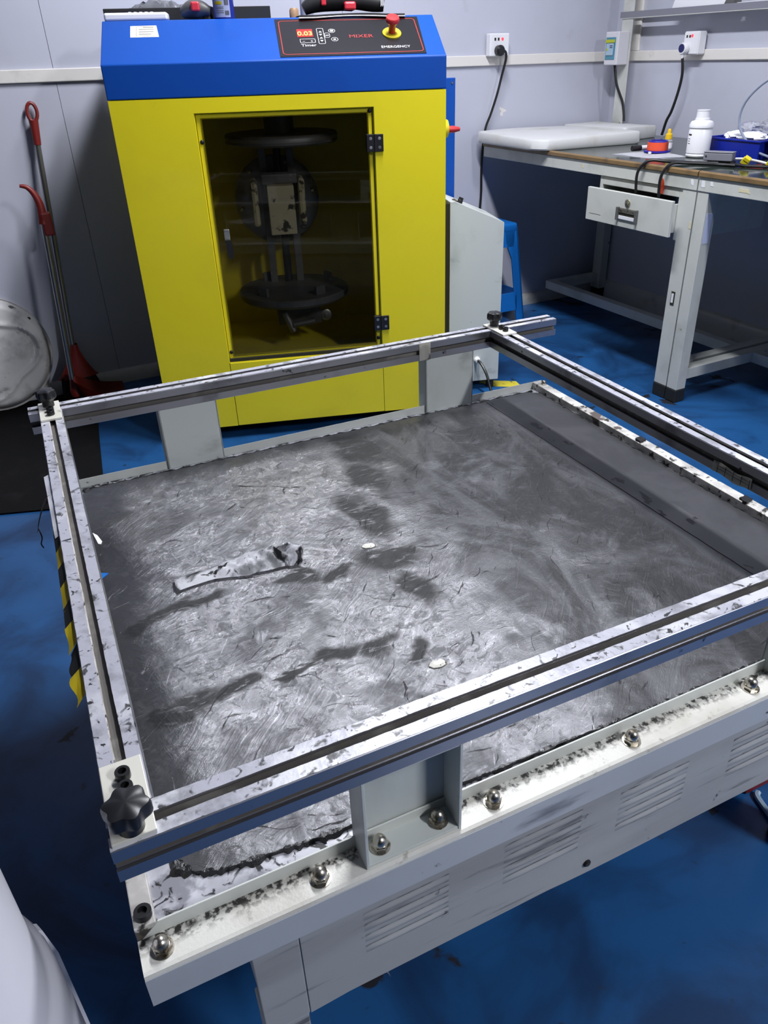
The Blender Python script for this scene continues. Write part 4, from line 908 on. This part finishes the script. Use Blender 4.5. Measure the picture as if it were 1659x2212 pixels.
for (s_, z_, w_, h_, m_, par_) in ((-1.972, .795, .016, .020, 'white', BB), (-1.935, .798, .014, .014, 'white', BB), (-1.80, .792, .045, .012, 'dirtycream', BB), (-2.60, .793, .010, .014, 'dirtycream', BA), (-2.02, .795, .014, .02, 'white', BA), (-2.005, .655, .007, .022, 'dirtycream', BA)):
    y_ = 2.2043 if z_ > .77 else 2.2073
    G().prism(ragged([(s_-w_/2, z_-h_/2), (s_+w_/2, z_-h_/2), (s_+w_*.4, z_+h_/2), (s_-w_*.45, z_+h_/2)], .004, 90, 30), y_, y_+.0012, lambda u, v, h: (u, h, v)).obj('paint_scar', m_, par_)
# foam pads
def slab(poly, z0, z1, label, warp=0.0):
    g = G(); n = len(poly); cx = sum(p[0] for p in poly)/n; cy = sum(p[1] for p in poly)/n; rings = []
    for (k, z) in ((.985, z0), (1.0, z0+.006), (1.0, z1-.008), (.985, z1-.001), (.95, z1), (.5, z1+warp)):
        rings.append([(cx+(x-cx)*k, cy+(y-cy)*k, z+(.004*math.sin(x*7+y*5) if z > z0+.01 else 0)) for x, y in poly])
    vs = [p for r_ in rings for p in r_]
    fs = [(i*n+k, i*n+(k+1) % n, (i+1)*n+(k+1) % n, (i+1)*n+k) for i in range(len(rings)-1) for k in range(n)]+[tuple(range(n))[::-1], tuple((len(rings)-1)*n+k for k in range(n))]
    g.add(vs, fs); return single(g, 'foam_pad', 'offwhite', label, 'foam pad', 0, True)
def rsub(P, r=.03, n=4):
    Q = []; m = len(P)
    for i in range(m):
        p, a, b = Vector((*P[i], 0)), Vector((*P[i-1], 0)), Vector((*P[(i+1) % m], 0))
        u, v = (a-p).normalized()*r, (b-p).normalized()*r
        for k in range(n+1):
            t = k/n; Q.append(((p+u*(1-t)**2+v*t*t).x, (p+u*(1-t)**2+v*t*t).y))
    R_ = []
    for i in range(len(Q)):
        a, b = Q[i], Q[(i+1) % len(Q)]; L = math.hypot(b[0]-a[0], b[1]-a[1]); k = max(1, int(L/.06))
        R_ += [(a[0]+(b[0]-a[0])*j/k, a[1]+(b[1]-a[1])*j/k) for j in range(k)]
    return R_
slab(rsub([(2.190, 3.298), (2.168, 2.86), (2.205, 2.79), (2.71, 2.75), (2.71, 3.298)], .035), .8342, .880, 'thick white foam pad at the left end of the workbench, overhanging its front edge', .001)
slab(rsub([(2.716, 3.31), (2.716, 2.87), (2.955, 2.91), (2.955, 3.12), (2.93, 3.12), (2.93, 3.31)], .02), .8342, .886, 'white foam pad in the room corner behind the front foam pad', .001)
mk = G()
for (dx, dy, r) in ((0, 0, .004), (.002, -.004, .003), (-.004, -.003, .003), (.007, -.006, .003)): pass

# small things on the bench (bench frame)
def bt(name, label, cat, s, t_, z=ZB): return thing(name, label, cat, (s, t_, z+.0006), AB)
Zb = ZB+.0006
g = G().grid(lambda u, v: (-2.545+.215*u+.02*v, 2.30+.20*v+.06*u*(1-v)-.03*u, Zb+.0012+.0012*math.sin(u*7+v*4)), 12, 10, .0006); single(g, 'paper_sheet', 'paper', 'white paper sheet on the workbench under the tape roll', 'paper', AB)
t = bt('tape_roll', 'orange roll of tape on a blue disc, on the white paper', 'tape roll', -2.475, 2.47)
Zp = Zb+.0035
G().lathe([(0.0493, 0), (0.0526, .001), (0.0526, .005), (0.0493, .006)], (-2.475, 2.475, Zp), seg=32).obj('base_disc', 'bluetape', t, True)
G().lathe([(0.0347, .006), (0.0409, .007), (0.0409, .036), (0.0370, .037), (0.0347, .036)], (-2.475, 2.475, Zp), seg=32).obj('tape', 'orange', t, True)
G().lathe([(0.0356, .030), (0.0386, .0375), (0.0370, .042), (0.0302, .042), (0.0291, .030)], (-2.475, 2.475, Zp), seg=32).obj('core', 'bluetape', t, True)
t = bt('marker_pen', 'white marker pen with a black cap on the paper left of the tape roll', 'marker', -2.545, 2.46)
G().cyl((-2.555, 2.415, Zp+.0105), (-2.548, 2.455, Zp+.0105), .0105).obj('cap', 'blackplastic', t, True)
G().cyl((-2.548, 2.455, Zp+.0105), (-2.532, 2.545, Zp+.0105), .0092).obj('barrel', 'white', t, True)
g = G().box(-2.447, -2.437, 2.400, 2.408, Zp, Zp+.008, .001); single(g, 'white_cube', 'white', 'tiny white plastic cube in front of the orange tape roll', 'plastic piece', AB)
t = bt('dropper_bottle', 'small clear dropper bottle with a yellow cap behind the tape roll', 'bottle', -2.545, 2.60)
c0 = (-2.545, 2.60, Zb)
G().lathe([(0.0167, 0), (0.0178, .002), (0.0178, .032), (0.0126, .038), (0.0103, .041)], c0, seg=20).obj('vial', 'dropglass', t, True)
G().lathe([(0.0181, .005), (0.0182, .026)], c0, seg=20, cap=False).obj('vial_label', 'paper', t, True)
G().lathe([(0.0144, .038), (0.0144, .040), (0.0136, .056), (0.0086, .059), (0.0075, .065), (0.0078, .070), (0.0052, .076), (0.0011, .077)], c0, seg=18).obj('dropper_cap', 'dropyellow', t, True)
t = bt('white_bottle', 'white plastic bottle with a screw cap standing on the workbench', 'bottle', -2.285, 2.495)
c0 = (-2.285, 2.495, Zb)
G().lathe([(0.0378, 0), (0.0415, .002), (0.0433, .007), (0.0409, .011), (0.0409, .013), (0.0427, .015), (0.0427, .093), (0.0411, .096), (0.0411, .099), (0.0442, .102), (0.0442, .112), (0.0390, .122), (0.0268, .126), (0.0256, .128)], c0, seg=36).obj('body', 'white', t, True)
G().lathe([(0.0262, .127), (0.0262, .133), (0.0242, .134), (0.0230, .157), (0.0240, .158), (0.0240, .161), (0.0012, .161)], c0, seg=32, mod=None).obj('screw_cap', 'white', t, True)
bl = G()
for (a0, a1, z) in ((170, 196, .075), (172, 190, .063), (172, 188, .055), (172, 192, .047)):
    bl.grid(lambda u, v: (c0[0]+.0429*math.cos(R(a0+(a1-a0)*u+72)), c0[1]+.0429*math.sin(R(a0+(a1-a0)*u+72)), Zb+z+(.006 if z > .07 else .002)*v), 6, 1, .0002)
bl.obj('printed_lines', 'ink', t)
def bin_box(s0, s1, t0, t1, h, label, dz=0.0):
    t = bt('storage_bin', label, 'storage bin', (s0+s1)/2, (t0+t1)/2)
    f = .012
    def wall_(a0, b0, a1, b1, nm='side_wall'):
        # wall from bottom line to top line flaring outwards
        g = G(); cx, cy = (s0+s1)/2, (t0+t1)/2; k = 1.06
        B0, B1 = Vector((a0, b0, Zb+dz)), Vector((a1, b1, Zb+dz)); T0_ = Vector((cx+(a0-cx)*k, cy+(b0-cy)*k, Zb+dz+h)); T1_ = Vector((cx+(a1-cx)*k, cy+(b1-cy)*k, Zb+dz+h))
        inn = lambda p: p+(Vector((cx, cy, p.z))-p).normalized()*.003
        vs = [B0, B1, T1_, T0_]; vs += [inn(p) for p in vs]
        g.add(vs, [(0, 1, 2, 3), (7, 6, 5, 4), (0, 4, 5, 1), (1, 5, 6, 2), (2, 6, 7, 3), (3, 7, 4, 0)]); g.obj(nm, 'bluebin', t)
    wall_(s0, t0, s1, t0, 'front_wall'); wall_(s1, t0, s1, t1); wall_(s1, t1, s0, t1); wall_(s0, t1, s0, t0)
    G().box(s0, s1, t0, t1, Zb+dz, Zb+dz+.003).obj('bottom', 'bluebin', t)
    for k in range(1, 3):
        s = s0+(s1-s0)*k/3; G().box(s-.0015, s+.0015, t0-.003, t0+.004, Zb+dz+.002, Zb+dz+h*.82).obj('rib', 'navy', t)
    cx, cy = (s0+s1)/2, (t0+t1)/2; k = 1.06; hw, hd_ = (s1-s0)/2*k, (t1-t0)/2*k; g = G(); z = Zb+dz+h
    for a in ((-hw-.004, hw+.004, -hd_-.004, -hd_+.003), (-hw-.004, hw+.004, hd_-.003, hd_+.004), (-hw-.004, -hw+.003, -hd_+.003, hd_-.003), (hw-.003, hw+.004, -hd_+.003, hd_-.003)): g.box(cx+a[0], cx+a[1], cy+a[2], cy+a[3], z-.004, z+.002, .001)
    g.obj('rim', 'bluebin', t)
    return t
bin_box(-2.315, -2.075, 2.575, 2.79, .062, 'blue plastic storage bin full of clear bags beside the white bottle')
bin_box(-2.045, -1.72, 2.60, 2.86, .070, 'larger blue plastic storage bin at the right edge of the picture')
def bag(s, t_, z, ls, lt, lh, seed, label, m='clearbag', rz=0.0):
    g = G()
    def fn(u, v):
        a = 2*PI*u; b = PI*v; p = Vector((math.cos(a)*math.sin(b), math.sin(a)*math.sin(b), math.cos(b)))
        k = 1+.30*noise.noise(p*2.2+Vector((seed, 0, 0)))+.16*noise.noise(p*5.5+Vector((0, seed, 0)))
        q = Vector((p.x*ls, p.y*lt, p.z*lh))*k; q.rotate(Matrix.Rotation(rz, 3, 'Z')); return Vector((s, t_, z))+q
    g.grid(fn, 28, 16); return single(g, 'plastic_bag', m, label, 'plastic bag', AB, True)
bag(-2.265, 2.66, ZB+.066, .034, .05, .016, 1.3, 'white folded bag at the left end of the smaller blue bin', 'paper', .4)
bag(-2.165, 2.64, ZB+.068, .055, .040, .018, 4.1, 'white rolled bag lying across the middle of the smaller blue bin', 'white', .2)
bag(-2.255, 2.735, ZB+.090, .05, .045, .020, 2.7, 'clear crinkled bag on the smaller blue bin, behind the white bottle')
bag(-2.135, 2.725, ZB+.108, .055, .040, .022, 6.4, 'clear bag heaped highest over the smaller blue bin', 'clearbag', .5)
bag(-1.95, 2.70, ZB+.112, .10, .05, .026, 9.2, 'long clear bag stretched over the larger blue bin', 'clearbag', .15)
t = bt('adapter_box', 'grey plastic adapter box with a bright rivet lying near the bench front', 'adapter', -2.08, 2.375)
g = G().box(-.05, .05, -.022, .022, 0, .026, .003); g.xform(Matrix.Translation((-2.082, 2.385, Zb+.012)) @ Matrix.Rotation(R(26), 4, 'Z')); g.obj('case', 'adapter', t)
g = G().box(-.051, .051, -.023, .023, .0265, .0295, .0015); g.xform(Matrix.Translation((-2.082, 2.385, Zb+.012)) @ Matrix.Rotation(R(26), 4, 'Z')); g.obj('lid', 'adapter', t)
g = G().lathe([(.003, 0), (.003, .0015)], (-.040, -.0222, .015), (0, -1, 0), 10); g.xform(Matrix.Translation((-2.082, 2.385, Zb+.012)) @ Matrix.Rotation(R(26), 4, 'Z')); g.obj('rivet', 'chrome', t)
g = G().box(-.045, .045, -.018, .018, 0, .011, .001); g.xform(Matrix.Translation((-2.075, 2.392, Zb)) @ Matrix.Rotation(R(26), 4, 'Z')); single(g, 'black_pouch', 'fabric', 'flat black pouch under the grey adapter box', 'pouch', AB)
def cable(pts, r, label, m='cable', cat='cable', name='cable', ang=AB):
    g = G().tube(pts, r, 8); return single(g, name, m, label, cat, ang, True)
cable([(-2.06, 2.36, Zb+.006), (-2.14, 2.31, Zb+.006), (-2.19, 2.245, Zb+.010), (-2.235, 2.205, Zb+.012), (-2.262, 2.184, .814), (-2.268, 2.184, .765), (-2.266, 2.20, .70), (-2.258, 2.25, .640)], .0055, 'black cable dropping into the drawer at its middle')
cable([(-1.985, 2.36, Zb+.006), (-2.045, 2.33, Zb+.007), (-2.10, 2.25, Zb+.012), (-2.125, 2.205, Zb+.012), (-2.145, 2.184, .812), (-2.150, 2.184, .755), (-2.148, 2.20, .69), (-2.14, 2.24, .640)], .0055, 'black cable dropping into the drawer at its right end')
cable([(-2.03, 2.41, Zb+.020), (-1.99, 2.415, Zb+.022), (-1.95, 2.44, Zb+.015), (-1.90, 2.45, Zb+.006)], .004, 'short pale lead running from the adapter box past the yellow clip', 'whiteink')
cable([(-2.03, 2.39, Zb+.0055), (-1.97, 2.38, Zb+.0055), (-1.88, 2.42, Zb+.0055), (-1.76, 2.40, Zb+.0055)], .005, 'black lead lying on the bench under the yellow clips')
cable([(-2.02, 2.43, Zb+.0035), (-1.98, 2.40, Zb+.0035), (-1.92, 2.46, Zb+.0035), (-1.80, 2.46, Zb+.0035)], .003, 'thin red lead on the bench beside the adapter box', 'redplastic')
cable([(-1.98, 2.50, Zb+.0065), (-1.90, 2.50, Zb+.0065), (-1.80, 2.47, Zb+.0065), (-1.72, 2.43, Zb+.0065)], .006, 'thick black cable in front of the larger blue bin')
for (s, t_, k, lb) in ((-1.985, 2.40, 1.0, 'yellow wire clip next to the grey adapter box'), (-1.905, 2.425, .7, 'small yellow wire clip right of the larger yellow clip')):
    g = G(); g.box(-.013*k, .013*k, -.009*k, .009*k, 0, .020*k, .002); g.box(-.010*k, .012*k, -.0105*k, .0105*k, .014*k, .027*k, .002); g.xform(Matrix.Translation((s, t_, Zb+.008)) @ Matrix.Rotation(.6, 4, 'Y') @ Matrix.Rotation(.5, 4, 'Z')); single(g, 'wire_clip', 'yelplastic', lb, 'clip', AB)
cable([(2.55, 1.93, ZB+.012), (2.60, 2.006, .848), (2.60, 2.06, .862), (2.60, 2.119, .899), (2.60, 2.155, .940), (2.60, 2.160, .985), (2.60, 2.14, 1.03), (2.60, 2.092, 1.075), (2.60, 2.03, 1.11), (2.58, 1.95, 1.14)], .0042, 'thin translucent hose looping up over the larger blue bin', 'hose', 'hose', 'hose', 0)
cable([(2.48, 2.30, Zb+.003), (2.47, 2.345, Zb+.004)], .004, 'stub of blue hose end left of the white bottle', 'bluetape', 'hose', 'hose', 0) if False else None

# ------------------------------------------------------------------ wall sockets, plugs, breaker box, shelf
t = thing('wall_socket', 'white wall socket with a red lamp on the back wall above the pale cable', 'socket', (2.306, YW-.03, 1.185))
G().box(2.254, 2.358, YW-.046, YW-.0125, 1.183, 1.272, .004).obj('plate', 'white', t)
YF_ = YW-.046
for x in (2.281, 2.299): G().box(x-.0045, x+.0045, YF_-.0008, YF_, 1.244, 1.255).obj('hole', 'gap', t)
G().lathe([(.006, 0), (.006, .002), (.003, .003)], (2.320, YF_, 1.250), (0, -1, 0), 12).obj('pilot_lamp', 'redlamp', t, True)
t = thing('plug', 'round black plug with its cable hanging from the back wall socket', 'plug', (2.300, YF_-.02, 1.20))
G().lathe([(.021, 0), (.022, .006), (.022, .022), (.016, .030), (.001, .031)], (2.298, YF_-.0008, 1.205), (0, -1, 0), 24).obj('plug_body', 'blackplastic', t, True)
G().tube([(2.305, YF_-.016, 1.205), (2.326, YF_-.018, 1.200), (2.333, YF_-.014, 1.17), (2.322, YF_, 1.10), (2.301, YF_-.0, 1.03), (2.280, YF_+.015, .95), (2.262, 3.318, .90), (2.252, 3.320, .85), (2.248, 3.325, .78), (2.247, 3.327, .70), (2.250, 3.329, .60), (2.246, 3.331, .50), (2.246, 3.331, .35), (2.245, 3.331, .2), (2.245, 3.305, .1), (2.25, 3.29, .008)], .0055, 8).obj('cord', 'cable', t, True)
XF = 2.972
t = thing('wall_socket', 'white wall socket with a red lamp on the right wall below the shelf', 'socket', (3.0, 2.80, 1.168))
g = G(); g.prism([(2.754, 1.168), (2.754, 1.257), (2.842, 1.257), (2.842, 1.168)], XF, XW-.0125, lambda u, v, h: (h, u, v)); bmesh.ops.bevel(g.bm, geom=g.bm.edges[:], offset=.004, segments=2, affect='EDGES'); g.obj('plate', 'white', t)
for y in (2.824, 2.808): G().box(XF-.0008, XF, y-.004, y+.004, 1.233, 1.243).obj('hole', 'gap', t)
G().lathe([(.006, 0), (.006, .002), (.003, .003)], (XF, 2.795, 1.240), (-1, 0, 0), 12).obj('pilot_lamp', 'redlamp', t, True)
t = thing('plug', 'round white plug with a dark blue face and black cable on the right wall socket', 'plug', (XF-.02, 2.826, 1.17))
G().lathe([(.021, 0), (.024, .006), (.024, .020), (.020, .026), (.001, .027)], (XF-.0008, 2.822, 1.192), (-1, 0, 0), 28).obj('plug_body', 'white', t, True)
G().lathe([(.0165, 0), (.0165, .001)], (XF-.0278, 2.822, 1.194), (-1, 0, 0), 24).obj('plug_face', 'navy', t, True)
G().cyl((XF-.016, 2.822, 1.175), (XF-.014, 2.822, 1.155), .008, .006).obj('strain_relief', 'white', t, True)
G().tube([(XF-.014, 2.822, 1.160), (XF-.008, 2.815, 1.094), (XF-.004, 2.829, 1.021), (XF-.0, 2.856, .945), (XF+.002, 2.880, .905), (XF+.004, 2.895, .86), (XF+.004, 2.90, .842)], .0062, 8).obj('cord', 'cable', t, True)
# shelf rack: angle post in the corner, angle beams, boxes lying across
t = thing('shelf_rack', 'cream steel angle rack with a shelf along the right wall above the workbench', 'shelf', (2.96, 2.5, ZB))
G().box(2.947, 2.951, 3.145, 3.215, .8345, 2.15, .0006).obj('upright', 'bench', t); G().box(2.951, 3.01, 3.211, 3.215, .8345, 2.15, .0006).obj('upright', 'bench', t)
G().box(2.9425, 2.947, 1.0, 3.228, 1.322, 1.347, .0006).obj('shelf_beam', 'adapter', t); G().box(2.9425, 2.985, 1.0, 3.228, 1.319, 1.322, .0006).obj('shelf_beam', 'bench', t)
G().box(3.004, 3.009, 1.0, 3.20, 1.322, 1.347, .0006).obj('shelf_beam', 'bench', t); G().box(2.985, 3.009, 1.0, 3.2, 1.319, 1.322, .0006).obj('shelf_beam', 'bench', t) if False else None
for y in (1.05, 1.75): G().box(2.947, 3.004, y, y+.03, 1.316, 1.3195).obj('shelf_brace', 'bench', t)
g = G(); g.prism([(2.645, 1.3225), (2.925, 1.3225), (2.90, 1.39), (2.61, 1.39)], 2.952, 3.003, lambda u, v, h: (h, u, v)); single(g, 'white_carton', 'white', 'white carton lying at the left end of the wall shelf', 'carton')
g = G().box(2.953, 3.0, 2.585, 2.628, 1.3225, 1.375, .002); single(g, 'dark_spacer', 'toolgrey', 'dark grey piece between the two white boxes on the wall shelf', 'piece')
g = G().box(2.952, 3.003, 1.6, 2.57, 1.3225, 1.349, .003); single(g, 'white_board', 'white', 'flat white board on the wall shelf at the right edge of the picture', 'board')
t = thing('breaker_box', 'white breaker box with a clear blue cover fixed to the corner upright', 'breaker box', (2.915, 3.2, 1.13))
G().box(2.880, 2.9468, 3.154, 3.243, 1.132, 1.269, .004).obj('housing', 'breaker', t)
G().box(2.8775, 2.880, 3.1715, 3.235, 1.155, 1.246, .0006).obj('cover', 'teal', t); G().box(2.8735, 2.8776, 3.180, 3.228, 1.172, 1.222, .002).obj('cover', 'skyblue', t)
G().box(2.8725, 2.8772, 3.174, 3.233, 1.224, 1.237, .0005).obj('warning_label', 'lime', t)
g = G(); g.prism([(3.214, 1.192), (3.228, 1.192), (3.221, 1.206)], 2.8725, 2.8736, lambda u, v, h: (h, u, v)); g.obj('warning_triangle', 'lime', t)
for z in (1.210, 1.203): G().box(2.8725, 2.8736, 3.184, 3.202, z, z+.003).obj('print_line', 'navy', t)
G().tube([(2.912, 3.20, 1.135), (2.914, 3.192, 1.10), (2.918, 3.178, 1.05), (2.925, 3.158, 1.01), (2.93, 3.138, .975), (2.931, 3.122, .93), (2.931, 3.115, .892)], .0062, 8).obj('feed_cable', 'cable', t, True)

# ------------------------------------------------------------------ groups of repeats
for o in bpy.data.objects:
    if o.parent is None and 'category' in o.keys():
        grp = {'workbench': 'workbenches along the right wall', 'foam_pad': 'foam pads on the workbench', 'plastic_bag': 'bags in the blue bins', 'storage_bin': 'blue bins on the workbench',
               'wall_socket': 'wall sockets above the workbench', 'plug': 'plugs in the wall sockets', 'wire_clip': 'yellow clips by the adapter box', 'cable': 'cables on the workbench',
               'paint_chip': 'paint chips on the metal sheet', 'ceiling_light': 'ceiling lights'}.get(o.name.split('.')[0])
        if grp: o['group'] = grp
